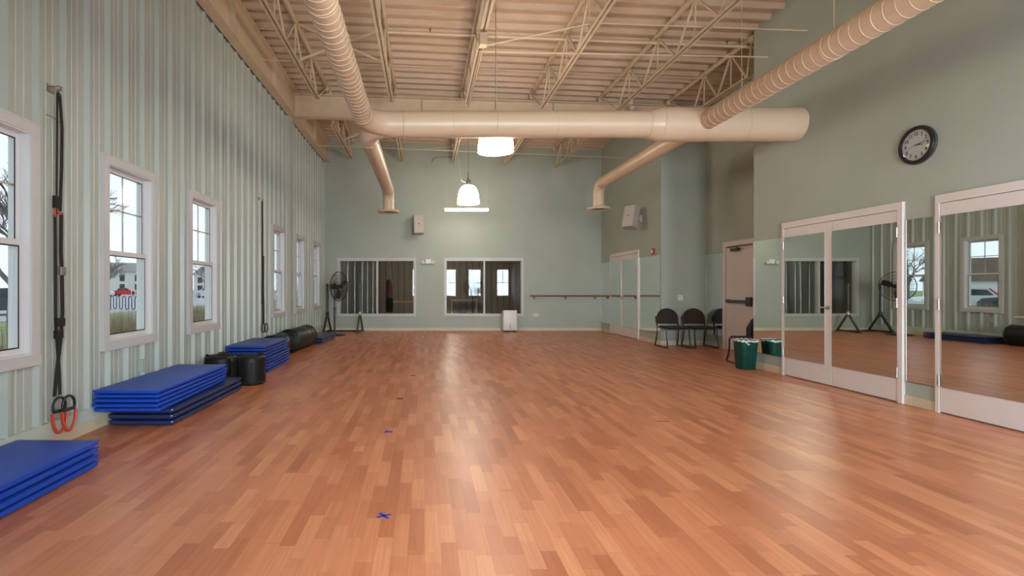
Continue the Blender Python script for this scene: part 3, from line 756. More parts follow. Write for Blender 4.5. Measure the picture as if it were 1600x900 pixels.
# navy under royal blue
n = 3; T = .056
for i in range(n):
    make_mat(-2.66+rnd.uniform(-.004, .004), 5.70+rnd.uniform(-.006, .006), i*T, .61, 1.76, T, rnd.uniform(-.003, .003)-.02, M_NAVY, 'navy mat, %s of three under the royal blue stack' % ordn(i, n), 'navy mats under the royal blue ones')
n = 5; T = .041
for i in range(n):
    make_mat(-2.715+rnd.uniform(-.008, .004), 5.46+rnd.uniform(-.012, .012), .169+i*T, .60, 1.62, T, rnd.uniform(-.004, .004)+.02*(i == 0)-.005, M_BLUE, 'royal blue mat, %s of five laid on the navy mats' % ordn(i, n), 'royal blue mats on the navy mats', False)
# third stack: blue, behind the black bags
n = 5; T = .047
for i in range(n):
    make_mat(-2.705+rnd.uniform(-.006, .006), 8.48+rnd.uniform(-.01, .01), i*T, .62, 1.3, T, rnd.uniform(-.004, .004), M_BLUE2, 'mid blue mat, %s of the tall stack, lower half' % ordn(i, n), 'lower mats of the tall blue stack', False)
n = 4
for i in range(n):
    make_mat(-2.73+rnd.uniform(-.006, .006), 8.44+rnd.uniform(-.012, .012), .235+i*T, .61, 1.3, T, rnd.uniform(-.005, .005)+(.012 if i == 0 else 0), M_BLUE2, 'mid blue mat, %s of the upper half of the tall stack' % ordn(i, n), 'upper mats of the tall blue stack', False)
# far stack
n = 3; T = .054
for i in range(n):
    make_mat(-2.65+rnd.uniform(-.01, .01), 12.57+rnd.uniform(-.01, .01), i*T, .62, 1.5, T, rnd.uniform(-.004, .004)-.03, M_NAVY, 'navy mat, %s of three beside the fan' % ordn(i, n), 'navy mats beside the fan', False)

# ------------------------------------------------------------------ black bags
def round_bag(x, y, R, H, lab, a0):
    r = thing('weight_bag', lab, 'gym bag', (x, y, 0), group=None)
    T = Matrix.Translation((x, y, 0))
    m = MB(); m.lathe([(0, 0), (R*.9, 0), (R*.99, .02), (R, .07), (R*.985, H*.5), (R, H-.06), (R*.97, H-.02), (R*.88, H), (R*.6, H-.012), (0, H-.02)], 36, T); m.build('bag_body', M_VINYLB, r, True)
    m = MB(); m.ring((x, y, H-.02), (0, 0, 1), R*.975, .008, 36, 6); m.ring((x, y, .035), (0, 0, 1), R*.99, .006, 36, 6); m.build('piping', M_BLACK, r, True)
    for k in range(3):
        a = a0+k*2*PI/3; d = Vector((math.cos(a), math.sin(a), 0)); s = Vector((-d.y, d.x, 0)); c = Vector((x, y, 0))
        m = MB(); m.strip([c+d*(R+.004)+Vector((0,0,.04)), c+d*(R+.006)+Vector((0,0,H*.5)), c+d*(R+.005)+Vector((0,0,H-.04)), c+d*(R*.8)+Vector((0,0,H+.006)), c+d*(R*.3)+Vector((0,0,H-.006))], .04, s); m.build('strap', M_WEB, r)
        m = MB()
        P = [c+d*(R*.78)+s*(-.07)+Vector((0,0,H)), c+d*(R*.80)+s*(-.06)+Vector((0,0,H+.014)), c+d*(R*.82)+Vector((0,0,H+.02)), c+d*(R*.80)+s*.06+Vector((0,0,H+.014)), c+d*(R*.78)+s*.07+Vector((0,0,H))]
        m.tube(P, .011, 8); m.build('handle', M_WEB, r, True)
        m = MB(); m.ring(c+d*(R+.006)+Vector((0,0,H-.05)), d, .02, .004, 12, 6); m.build('buckle', M_CHROME, r, True)
round_bag(-2.365, 6.98, .195, .385, 'round black vinyl bag standing right of its twin at the end of the mats', -1.2)
round_bag(-2.80, 7.03, .205, .375, 'round black vinyl bag close to the wall, partly hidden by blue mats', -.4)
def heavy(p, q, R, lab):
    p = Vector(p); q = Vector(q); d = (q-p).normalized(); L = (q-p).length
    r = thing('punching_bag', lab, 'punching bag', (p.x, p.y, 0))
    M_ = Matrix.Translation(p) @ d.to_track_quat('Z', 'Y').to_matrix().to_4x4()
    m = MB(); m.lathe([(0, 0), (R*.85, 0), (R*.97, .015), (R, .05), (R*.99, L*.5), (R, L-.05), (R*.97, L-.015), (R*.85, L), (0, L)], 36, M_); m.build('bag_body', M_VINYLB, r, True)
    m = MB(); m.ring(M_ @ Vector((0, 0, .04)), d, R+.002, .008, 36, 6); m.ring(M_ @ Vector((0, 0, L-.04)), d, R+.002, .008, 36, 6); m.build('end_seam', M_BLACK, r, True)
    m = MB()
    hx = Vector((d.y, -d.x, 0)).normalized(); hz = hx.cross(d).normalized()
    if hz.z < 0: hz = -hz
    if hx.x < 0: hx = -hx
    for k in range(7):   # worn white lettering band, too small to read
        a = .25 + k*.17; w = .035+.02*(k % 3)
        P = [p + d*(L*.58+w*u) + (hx*math.cos(a+t)+hz*math.sin(a+t))*(R+.003) for t, u in ((0, 0), (.07, .25), (.12, 1), (.05, .7))]
        v = [m.bm.verts.new(x) for x in P]; m.bm.faces.new(v)
    m.build('white_print', M_PLATE, r)
heavy((-2.80, 9.28, .215), (-2.80, 10.15, .215), .212, 'black punching bag lying behind the tall blue mat stack')
heavy((-2.72, 10.22, .235), (-2.64, 11.55, .235), .233, 'large black punching bag with white print, lying beside the column')

# ------------------------------------------------------------------ suspension straps
def arcpts(c, rx, rz, a0, a1, n, ydir):
    c = Vector(c); y_ = Vector(ydir)
    return [c + y_*rx*math.cos(a0+(a1-a0)*i/n) + Vector((0, 0, rz*math.sin(a0+(a1-a0)*i/n))) for i in range(n+1)]
WX = XL+.062
y = 4.20
r = thing('suspension_trainer', 'black suspension straps with red foot loops between the first two windows', 'exercise strap', (WX, y, 2.92))
m = MB(); m.box(XL+.001, XL+.02, y-.05, y+.03, 2.90, 2.96); m.tube([(XL+.0, y-.045, 2.935), (XL+.07, y-.04, 2.935), (XL+.085, y-.02, 2.95), (XL+.085, y+.01, 2.95), (XL+.07, y+.02, 2.93), (WX, y, 2.90)], .006, 8); m.ring((WX+.01, y, 2.905), (0, 1, .2), .022, .005, 14, 6); m.build('wall_hook', M_CHROME, r, True)
m = MB(); m.strip([(WX, y-.004, 2.9), (WX+.004, y-.012, 2.6), (WX, y-.010, 2.3), (WX+.004, y-.018, 1.9)], .018, (.3, .95, 0)); m.strip([(WX+.012, y+.004, 2.9), (WX+.02, y+.022, 2.62), (WX+.014, y+.026, 2.3), (WX+.012, y+.010, 1.93)], .030, (.25, .97, 0)); m.build('upper_strap', M_WEB, r)
m = MB(); m.box(WX-.002, WX+.008, y-.042, y-.030, 1.88, 1.96); m.box(WX+.006, WX+.018, y-.008, y+.034, 1.905, 1.925); m.build('orange_tab', M_ORANGE, r)
m = MB(); m.box(WX-.008, WX+.014, y-.05, y-.004, 1.95, 2.05); m.build('stitched_keeper', M_WEB, r)
m = MB(); m.strip([(WX, y-.030, 1.9), (WX+.004, y-.03, 1.5), (WX+.004, y-.028, 1.05), (WX, y-.006, .85), (WX+.004, y+.012, .62), (WX+.01, y+.012, .42)], .030, (.3, .95, 0)); m.strip([(WX+.014, y+.022, 1.92), (WX+.018, y+.012, 1.6), (WX+.016, y+.026, 1.42), (WX+.018, y+.03, 1.1), (WX+.014, y+.01, .85), (WX+.016, y-.035, .60), (WX+.01, y-.05, .42)], .036, (.25, .97, 0)); m.build('lower_strap', M_WEB, r)
for zz, w, dy in ((1.44, .06, .024), (1.02, .085, .004), (.92, .07, -.01)):
    m = MB(); m.rbox(WX-.004, WX+.034, y+dy-w/2, y+dy+w/2, zz-.035, zz+.035, r=.005); m.build('buckle', M_BLACK if zz < 1.3 else M_CHROME, r)
for dy, dx in ((-.03, 0), (.035, .03)):
    cc = (WX+.035+dx, y+dy, .335)
    m = MB(); m.tube(arcpts(cc, .060, .075, -.5, PI+.5, 18, (.15, .98, 0)), .011, 8); 
    m.tube([arcpts(cc, .060, .075, -.5, -.5, 1, (.15, .98, 0))[0], arcpts(cc, .060, .075, PI+.5, PI+.5, 1, (.15, .98, 0))[0]], .014, 8); m.build('handle_ring', M_BLACK, r, True)
    m = MB(); m.tube(arcpts((cc[0], cc[1]+.004, .285), .068, .165, PI, 2*PI, 16, (.15, .98, 0)), .010, 8, sx=1., sy=1.6); m.build('foot_loop', M_ORANGE, r, True)
m = MB(); m.tube([(XL+.02, y-.07, 2.70), (XL+.03, y, 2.695), (XL+.03, y+.11, 2.675)], .0025, 5); m.build('guy_wire', M_BLACK, r)
y = 9.50
r = thing('suspension_trainer', 'black suspension strap above the tall blue mat stack', 'exercise strap', (WX, y, 2.94))
m = MB(); m.box(XL, XL+.03, y-.07, y+.04, 2.93, 2.98); m.tube([(XL+.02, y, 2.95), (WX+.01, y, 2.95), (WX+.01, y, 2.91)], .006, 6); m.build('wall_hook', M_CHROME, r, True)
m = MB(); m.strip([(WX, y, 2.92), (WX+.008, y-.01, 2.4), (WX, y+.012, 1.9), (WX+.006, y, 1.5), (WX, y+.01, 1.0)], .045, (.3, .95, 0)); m.build('upper_strap', M_WEB, r)
m = MB(); m.strip([(WX+.01, y+.02, 1.9), (WX+.014, y-.005, 1.3), (WX+.01, y+.03, .9), (WX+.014, y+.02, .62)], .07, (.3, .95, 0)); m.build('lower_strap', M_WEB, r)
m = MB(); m.tube(arcpts((WX+.03, y-.03, .56), .055, .08, 0, 2*PI, 20, (.3, .95, 0))[:-1], .010, 8, closed=True); m.tube(arcpts((WX+.05, y+.06, .56), .055, .08, 0, 2*PI, 20, (.3, .95, 0))[:-1], .010, 8, closed=True); m.build('handle_ring', M_BLACK, r, True)

# small electrical boxes on the left wall
def elec(y, z, w, h, lab, material=M_PLATE):
    r = thing('wall_outlet', lab, 'outlet', (XL, y, z))
    m = MB(); m.rbox(XL, XL+.05, y-w/2, y+w/2, z-h/2, z+h/2, r=.005); m.build('box', material, r)
    m = MB(); m.rbox(XL+.05, XL+.056, y-w/2-.004, y+w/2+.004, z-h/2-.004, z+h/2+.004, r=.002, seg=1); pl = m.build('cover', material, r)
    m = MB()
    for dz in (-.022, .022): m.box(XL+.056, XL+.058, y-.012, y+.012, z+dz-.012, z+dz+.012)
    m.build('socket', M_GREYP, pl)
elec(5.53, .47, .10, .13, 'surface outlet box just above the royal blue mats', M_LINER)
elec(12.30, .52, .08, .12, 'surface outlet box above the large black punching bag', M_GREYP)

# ------------------------------------------------------------------ fan and uprights
fx, fy = -2.36, 14.05
r = thing('pedestal_fan', 'large black pedestal fan in the back left corner', 'fan', (fx, fy, 0))
FH = Vector((fx+.02, fy-.02, 1.345)); nrm = Vector((.899, -.438, 0)); u = Vector((.438, .899, 0)); w_ = Vector((0, 0, 1)); R = .40
hub = FH
def fp(a, rad, off): return hub + u*rad*math.cos(a) + w_*rad*math.sin(a) + nrm*off
m = MB(); m.ring(hub, nrm, R, .009, 40, 8); m.ring(hub+nrm*.02, nrm, R-.002, .006, 40, 6)
for k in range(36):
    a = 2*PI*k/36
    m.tube([fp(a, .06, .085), fp(a, R*.55, .075), fp(a, R*.9, .03), fp(a, R, 0)], .0022, 4, caps=False)
    m.tube([fp(a, .09, -.10), fp(a, R*.6, -.085), fp(a, R*.92, -.03), fp(a, R, 0)], .0022, 4, caps=False)
for rr_, of in ((.13, .083), (.22, .072), (.31, .052)): m.ring(hub+nrm*of, nrm, rr_, .0025, 30, 4); m.ring(hub-nrm*of, nrm, rr_, .0025, 30, 4)
m.build('cage', M_BLACKM, r)
q = Matrix.Translation(hub) @ nrm.to_track_quat('Z', 'Y').to_matrix().to_4x4()
for k in range(3):
    m = MB(); nb = 8; a0 = k*2*PI/3+.35; prevv = None
    for i in range(nb+1):
        t = i/nb; rad = .05+t*(R-.09); wd = .10+.07*math.sin(t*PI*.8)
        A = fp(a0-wd/2/max(rad, .15), rad, -.025); B = fp(a0+wd/2/max(rad, .15), rad, .03)
        va = m.bm.verts.new(A); vb = m.bm.verts.new(B)
        if prevv: m.bm.faces.new((prevv[0], prevv[1], vb, va))
        prevv = (va, vb)
    bmesh.ops.solidify(m.bm, geom=list(m.bm.faces), thickness=.002); m.build('blade', M_GALV if k == 1 else M_DARKM, r, True)
m = MB(); m.lathe([(0, .09), (.055, .09), (.06, .07), (.05, .04), (.035, 0), (.075, -.06), (.085, -.12), (.085, -.24), (.06, -.28), (0, -.285)], 22, q); m.build('motor', M_BLACK, r, True)
b = hub - nrm*.15
m = MB(); m.tube([(b.x, b.y, 0.03), (b.x, b.y, .75)], .026, 14); m.tube([(b.x, b.y, .7), (b.x, b.y, 1.28)], .018, 12); m.lathe([(0, .70), (.036, .70), (.036, .77), (0, .77)], 14, Matrix.Translation((b.x, b.y, 0))); m.build('pole', M_BLACKM, r, True)
m = MB(); m.tube([(b.x+.03, b.y, .74), (b.x+.08, b.y, .74)], .012, 8); m.build('clamp_knob', M_CHROME, r, True)
m = MB(); m.lathe([(0, 0), (.30, 0), (.305, .012), (.28, .025), (.06, .045), (.035, .08), (0, .08)], 32, Matrix.Translation((b.x, b.y, 0))); m.build('base', M_BLACKM, r, True)

r = thing('upright_frame', 'metal frame with two uprights on splayed feet by the left interior window', 'exercise frame', (-2.4, 15.1, 0))
for i, (x, mt) in enumerate(((-2.86, M_BLACKM), (-1.90, M_DARKM))):
    m = MB(); m.tube([(x, 15.1, .52), (x, 15.1, 1.36)], .028, 12); m.lathe([(0, 1.36), (.035, 1.36), (.038, 1.40), (.02, 1.43), (0, 1.43)], 12, Matrix.Translation((x, 15.1, 0))); m.build('upright', mt, r, True)
    m = MB(); m.lathe([(0, .50), (.05, .50), (.055, .56), (.035, .60), (0, .60)], 14, Matrix.Translation((x, 15.1, 0))); m.build('collar', M_GALV if i else M_BLACK, r, True)
    for s in (-1, 1):
        m = MB(); m.bar((x, 15.1, .55), (x+.05*s, 15.1+s*.33, .03), .04, .05); m.rbox(x+.05*s-.05, x+.05*s+.05, 15.1+s*.33-.05, 15.1+s*.33+.05, 0, .03, r=.005); m.build('foot', mt, r)
m = MB(); m.tube([(-2.86, 15.1, .035), (-1.90, 15.1, .035)], .022, 10); m.bar((-2.86, 14.75, .03), (-2.86, 15.45, .03), .04, .04); m.bar((-1.90, 14.75, .03), (-1.90, 15.45, .03), .04, .04); m.build('floor_bar', M_BLACKM, r, True)

# ------------------------------------------------------------------ air purifier
r = thing('air_purifier', 'white boxy air purifier in front of the right interior window', 'air purifier', (2.54, 15.3, 0))
m = MB(); m.rbox(2.335, 2.745, 15.14, 15.50, .035, .64, r=.02, seg=3); m.build('case', M_PLATE, r, True)
m = MB(); m.rbox(2.345, 2.735, 15.128, 15.142, .045, .61, r=.008); m.build('front_panel', M_PLATE, r, True)
m = MB(); m.rbox(2.525, 2.555, 15.12, 15.13, .10, .25, r=.004); m.build('slot', M_GREYP, r)
m = MB(); m.rbox(2.25, 2.73, 15.17, 15.46, .641, .665, r=.008); m.build('top_grille', M_BLACK, r)
m = MB(); 
for x in (2.38, 2.70):
    for yy in (15.19, 15.45): m.lathe([(0, 0), (.025, 0), (.025, .036), (0, .036)], 12, Matrix.Translation((x, yy, 0)))
m.build('caster', M_BLACK, r)

# barre
r = thing('ballet_barre', 'brown wooden ballet barre on the back wall', 'barre', (4.3, YB-.12, 1.06))
m = MB(); m.tube([(3.20, YB-.13, 1.06), (XR-.02, YB-.13, 1.06)], .025, 14); m.build('rail', M_WOOD, r, True)
for x in (3.35, 4.3, 5.2):
    m = MB(); m.tube([(x, YB, 1.0), (x, YB-.10, 1.0), (x, YB-.13, 1.035)], .010, 8); m.box(x-.03, x+.03, YB-.012, YB, .965, 1.035); m.build('bracket', M_WOOD, r, True)
# outlet, switch
def plate_xz(x, z, y, w, h, name, lab, cat, part, tall):
    r = thing(name, lab, cat, (x, y, z)); m = MB(); m.rbox(x-w/2, x+w/2, y-.008, y, z-h/2, z+h/2, r=.003, seg=1); m.build('plate', M_PLATE, r)
    for d in (-1, 1):
        m = MB(); cx, cz = (x+d*w*.2, z)
        m.rbox(cx-w*.11, cx+w*.11, y-.013, y-.008, cz-h*.28, cz+h*.28, r=.001, seg=1); m.build(part, M_PLATE if tall else M_GREYP, r)
plate_xz(3.40, .47, YB, .16, .08, 'wall_outlet', 'white outlet plate low on the back wall under the barre', 'outlet', 'socket', False)
plate_xz(5.84, 1.08, RY1, .125, .125, 'light_switch', 'white double switch plate above the chairs in the recess', 'switch', 'toggle', True)
# fire alarm
r = thing('fire_alarm', 'small red fire alarm above the wall mirror', 'alarm', (XR, 12.05, 2.16))
m = MB(); m.rbox(XR-.05, XR, 11.99, 12.11, 2.09, 2.23, r=.008); m.build('housing', M_RED, r); m = MB(); m.rbox(XR-.065, XR-.05, 12.01, 12.06, 2.12, 2.20, r=.004); m.build('strobe', M_PLATE, r)
# emergency light on back wall
r = thing('emergency_light', 'white twin head emergency light between the interior windows', 'emergency light', (.115, YB, 2.1))
m = MB(); m.rbox(.03, .20, YB-.07, YB, 2.045, 2.175, r=.012); m.build('housing', M_PLATE, r)
m = MB(); m.rbox(-.08, .31, YB-.06, YB, 2.02, 2.044, r=.005); m.build('mounting_bar', M_GREYP, r)
for s in (-1, 1):
    m = MB(); m.lathe([(0, 0), (.03, 0), (.052, .05), (.052, .065), (0, .065)], 16, Matrix.Translation((.115+s*.15, YB-.03, 2.10)) @ Matrix.Rotation(PI/2+.3, 4, 'X')); m.build('lamp_head', M_PLATE, r, True)
# speakers
def speaker(loc, rz, tilt, lab, wallv):
    r = thing('wall_speaker', lab, 'speaker', loc)
    M_ = Matrix.Translation(loc) @ Matrix.Rotation(rz, 4, 'Z') @ Matrix.Rotation(tilt, 4, 'X')
    m = MB(); m.prism([(-.145, -.12), (.145, -.12), (.165, .05), (.10, .15), (-.10, .15), (-.165, .05)], -.27, .27, 'z', M_); m.build('cabinet', M_GREYP, r)
    m = MB(); m.rbox(-.14, .14, -.132, -.119, -.26, .26, r=.005, M=M_); g = m.build('grille', M_GRILL, r)
    m = MB(); m.rbox(-.016, .016, -.138, -.131, -.012, .02, r=.003, seg=1, M=M_); m.build('badge', M_BLACK, g)
    a = Vector(loc); b_ = Vector(wallv)
    m = MB(); m.bar(M_ @ Vector((0, .14, 0)), b_, .035, .05); m.box(b_.x-.035, b_.x+.035, b_.y-.03, b_.y+.03, b_.z-.08, b_.z+.08); m.build('bracket', M_GREYP, r)
speaker((-.17, 15.25, 3.18), .06, -.10, 'grey wall speaker on the back wall left of the strip light', (-.30, YB-.031, 3.18))
speaker((5.10, 12.62, 3.04), -.95, -.25, 'grey tilted wall speaker on the far right wall', (XR-.036, 12.72, 3.02))
# clock
CY, CZ = 5.59, 2.86; F = XR-.05
r = thing('wall_clock', 'round black rimmed wall clock above the mirrored doors', 'clock', (XR, CY, CZ))
RotC = Matrix.Translation((XR, CY, CZ)) @ Matrix.Rotation(-PI/2, 4, 'Y')
m = MB(); m.lathe([(.19, 0), (.205, .0), (.208, .02), (.200, .045), (.185, .052), (.168, .045), (.163, .03)], 48, RotC); m.build('rim', M_BLACK, r, True)
m = MB(); m.ring((XR-.018, CY, CZ), (1, 0, 0), .2085, .003, 48, 6); m.build('edge_band', M_CHROME, r, True)
m = MB(); m.lathe([(0, .001), (.19, .001), (.166, .03), (0, .03)], 48, RotC); dial = m.build('dial', M_CLOCKF, r)
def dialp(ang, rad, off=.033): # ang clockwise from 12, as seen by someone facing the wall
    return Vector((XR-off, CY - rad*math.sin(ang), CZ + rad*math.cos(ang)))
m = MB()
for k in range(60):
    a = k*PI/30; L0 = .152 if k % 5 else .149; m.bar(dialp(a, L0, .0312), dialp(a, .157, .0312), .0012 if k % 5 else .0025, .0008, up=(1, 0, 0))
m.build('minute_track', M_BLACK, dial)
for k in range(1, 13):
    cu = bpy.data.curves.new('numeral', 'FONT'); cu.body = str(k); cu.size = .054; cu.align_x = 'CENTER'; cu.align_y = 'CENTER'; cu.extrude = .0004; cu.offset = .0010
    to = bpy.data.objects.new('numeral', cu); col.objects.link(to)
    dg = bpy.context.evaluated_depsgraph_get(); me = bpy.data.meshes.new_from_object(to.evaluated_get(dg)); bpy.data.objects.remove(to)
    me.materials.clear(); me.materials.append(M_BLACK)
    xs_ = [v.co.x for v in me.vertices]; ys_ = [v.co.y for v in me.vertices]; ox, oy = (min(xs_)+max(xs_))/2, (min(ys_)+max(ys_))/2
    c = dialp(k*PI/6, .125, .0315)
    for v in me.vertices:
        lx, ly, lz = v.co.x-ox, v.co.y-oy, v.co.z; v.co = Vector((c.x-lz-.0, c.y-lx, c.z+ly)) - Vector((XR, CY, CZ))
    no = bpy.data.objects.new('numeral', me); col.objects.link(no); no.parent = dial
def hand(ang, L, w, tail, off, name, mt=M_BLACK):
    m = MB(); d = Vector((0, -math.sin(ang), math.cos(ang))); s = Vector((0, math.cos(ang), math.sin(ang))); c = Vector((XR-off, CY, CZ))
    P = [c-d*tail-s*w*.4, c-d*tail+s*w*.4, c+s*w, c+d*L*.8+s*w*.7, c+d*L, c+d*L*.8-s*w*.7, c-s*w]
    A = [m.bm.verts.new(p) for p in P]; B = [m.bm.verts.new(p-Vector((.0012, 0, 0))) for p in P]
    m.bm.faces.new(A); m.bm.faces.new(B[::-1])
    for i in range(len(P)): m.bm.faces.new((A[i], A[(i+1) % 7], B[(i+1) % 7], B[i]))
    m.build(name, mt, r)
hand(2*PI*(3+13.5/60)/12, .092, .0055, .02, .034, 'hour_hand'); hand(2*PI*13.5/60, .138, .0042, .022, .036, 'minute_hand'); hand(2*PI*42.5/60, .10, .0012, .03, .038, 'second_hand')
m = MB(); m.lathe([(0, 0), (.163, 0), (.12, .006), (0, .010)], 40, Matrix.Translation((XR-.044, CY, CZ)) @ Matrix.Rotation(-PI/2, 4, 'Y')); m.build('lens', M_GLASS, r, True)

# ------------------------------------------------------------------ chairs
def chair(loc, rz, lab, group='brown fabric sled base chairs'):
    r = thing('stacking_chair', lab, 'chair', loc, rz, group)
    # local frame: faces -Y, origin on the floor at its centre
    W = .49
    m = MB(); pr = []
    m.rbox(-W/2+.02, W/2-.02, -.25, .17, .425, .462, r=.015, seg=3); m.build('seat', M_BROWN, r, True, world=False)
    m = MB(); P = [(-.225, .50), (-.235, .62)] + [(-.235*math.cos(a*PI/16), .62+.215*math.sin(a*PI/16)) for a in range(1, 16)] + [(.235, .62), (.225, .50)]
    T = Matrix.Translation((0, .22, 0)) @ Matrix.Translation((0, 0, .48)) @ Matrix.Rotation(-.16, 4, 'X') @ Matrix.Translation((0, 0, -.48))
    m.prism(P, -.018, .018, 'y', T)
    bmesh.ops.bevel(m.bm, geom=[e for e in m.bm.edges if e.calc_face_angle(0) > 1.2], offset=.008, segments=2, affect='EDGES'); m.build('backrest', M_BROWN, r, True, world=False)
    m = MB(); m.tube([T @ Vector((p[0]*1.02, .0, p[1]+.004)) for p in P], .007, 6); m.build('backrest_edge', M_BLACK, r, True, world=False)
    for s in (-1, 1):
        x = s*(W/2-.005)
        m = MB(); P2 = [(x, .30, .66), (x, .25, .50), (x, .215, .44), (x, .22, .30), (x*1.03, .27, .10), (x*1.05, .30, .03), (x*1.05, .29, .014), (x*1.05, 0, .013), (x*1.05, -.27, .014), (x*1.05, -.30, .03), (x*1.02, -.27, .10), (x, -.235, .26), (x, -.235, .425)]
        m.tube(P2, .0155, 8); m.build('sled_leg', M_BLACKM, r, True, world=False)
    m = MB(); m.tube([(-W/2, -.235, .415), (W/2, -.235, .415)], .011, 8); m.tube([(-W/2, .21, .43), (W/2, .21, .43)], .011, 8); m.tube([(-W/2, -.235, .418), (-W/2, .215, .43)], .011, 8); m.tube([(W/2, -.235, .418), (W/2, .215, .43)], .011, 8); m.build('seat_frame', M_BLACKM, r, True, world=False)
    return r
c0 = chair((5.47, 11.28, 0), 0, 'brown round backed chair overlapping the wall corner under the switch')
dup(c0, (6.07, 11.28, 0), 0, 'brown round backed chair tucked in the recess corner by the narrow mirror')
dup(c0, (5.60, 8.76, 0), PI, 'brown round backed chair half hidden behind the green bin')

# bin
bx_, by_ = 5.165, 8.235
r = thing('waste_bin', 'dark green plastic bin with grey liner at the recess corner', 'bin', (bx_, by_, 0))
def squircle(a, h):   # rounded square outline
    c, s_ = math.cos(a), math.sin(a); k = (abs(c)**4+abs(s_)**4)**(-.25); return (bx_+c*k*h, by_+s_*k*h*.95)
def loft(m, prof, n=48):
    rings = [[m.bm.verts.new((*squircle(2*PI*k/n, h), z)) for k in range(n)] for h, z in prof]
    for A, B in zip(rings, rings[1:]):
        for k in range(n): m.bm.faces.new((A[k], A[(k+1) % n], B[(k+1) % n], B[k]))
    return rings
m = MB(); q = loft(m, [(.110, .012), (.113, 0), (.119, .008), (.150, .455), (.157, .460), (.155, .470), (.146, .465), (.113, .02)]); m.bm.faces.new(q[0]); m.bm.faces.new(q[-1]); m.build('bucket', M_GREEN, r, True)
m = MB(); n = 48; rr2 = random.Random(5); drops = [rr2.uniform(.012, .03) for _ in range(n)]
R0 = [m.bm.verts.new((*squircle(2*PI*k/n, .138), .38)) for k in range(n)]
R1 = [m.bm.verts.new((*squircle(2*PI*k/n, .153), .476+.004*math.sin(k*1.9))) for k in range(n)]
R2 = [m.bm.verts.new((*squircle(2*PI*k/n, .160+.002*math.sin(k*2.3)), .468-drops[k])) for k in range(n)]
for A, B in ((R0, R1), (R1, R2)):
    for k in range(n): m.bm.faces.new((A[k], A[(k+1) % n], B[(k+1) % n], B[k]))
m.tube([(bx_-.11, by_-.150, .455), (bx_-.08, by_-.160, .43), (bx_-.05, by_-.160, .40), (bx_-.035, by_-.158, .415)], .008, 6)
m.build('bin_liner', M_BAG, r, True)

# tape marks
def xmark(x, y, s, a, lab, mt):
    m = MB()
    for d in (a, a+PI/2+.15):
        v = Vector((math.cos(d), math.sin(d), 0)); m.bar(Vector((x, y, .001))-v*s/2, Vector((x, y, .001))+v*s/2, .018, .0014)
    tag(m.build('tape_mark', mt, origin=(x, y, 0)), lab, 'tape mark')
xmark(-.23, 2.92, .088, .5, 'bright blue tape cross nearest the viewer', M_TAPE)
xmark(-.324, 4.63, .088, .7, 'second tape cross on the floor, dark blue', M_TAPE)
xmark(-.285, 6.01, .088, .6, 'third tape cross on the floor, dark', M_TAPED)
xmark(-.17, 7.60, .088, .6, 'farthest tape cross of the row', M_TAPED)
m = MB(); m.bar((2.27, 5.0, .001), (2.38, 4.98, .001), .012, .0014); tag(m.build('tape_mark', M_TAPED, origin=(2.3, 5, 0)), 'short dark tape strip on the right half of the floor', 'tape mark')

# ------------------------------------------------------------------ outdoors
GZ = -.12
m = MB(); m.box(-260, -3.27, -40, 260, GZ-.1, GZ); m.box(-3.27, 60, Y2+.3, 260, GZ-.1, GZ); m.box(-3.27, 60, -40, YN-.3, GZ-.1, GZ); tag(m.build('lawn', M_LAWN), 'green lawn outside the windows', 'lawn', kind='structure')
m = MB(); m.box(-62, -17.5, -40, 140, GZ, GZ+.03); tag(m.build('parking_lot', M_CONC), 'pale concrete parking lot outside', 'parking lot', kind='structure')
# dry ornamental grass
m = MB(); rg = random.Random(11)
for i in range(6500):
    x = rg.uniform(-6.4, -5.0); y = rg.uniform(7.6, 15.5); h = rg.uniform(.75, 1.05); lx, ly = rg.uniform(-.14, .14), rg.uniform(-.14, .14); w = .006; a = rg.uniform(0, PI)
    dx, dy = math.cos(a)*w, math.sin(a)*w
    v = [m.bm.verts.new(p) for p in ((x-dx, y-dy, GZ), (x+dx, y+dy, GZ), (x+lx*.5+dx*.7, y+ly*.5+dy*.7, GZ+h*.65), (x+lx*.5-dx*.7, y+ly*.5-dy*.7, GZ+h*.65))]
    t = m.bm.verts.new((x+lx, y+ly, GZ+h)); m.bm.faces.new(v); m.bm.faces.new((v[3], v[2], t))
tag(m.build('ornamental_grass', M_HAY), 'dry brown ornamental grass growing outside the windows', 'grass', kind='stuff')
# bike rack
br = thing('bike_rack', 'dark blue wave shaped bike rack on the pavement outside', 'bike rack', (-18.7, 32, GZ+.03), -.55)
P = [(-1.7, 0, 0)]
for k in range(5):
    x0 = -1.7+k*.7; P += [(x0, 0, .70)] + [(x0+.175-.175*math.cos(a*PI/6), 0, .72+.16*math.sin(a*PI/6)) for a in range(1, 6)] + [(x0+.35, 0, .70)]
    if k < 4: P += [(x0+.35, 0, .22)] + [(x0+.525-.175*math.cos(a*PI/6), 0, .20-.14*math.sin(a*PI/6)) for a in range(1, 6)] + [(x0+.70, 0, .22)]
P += [(1.45, 0, 0)]
m = MB(); m.tube(P, .03, 8); m.build('wave_tube', M_RACK, br, True, world=False)
m = MB(); m.box(-1.8, -1.6, -.1, .1, 0, .01); m.box(1.35, 1.55, -.1, .1, 0, .01); m.build('foot_plate', M_RACK, br, world=False)
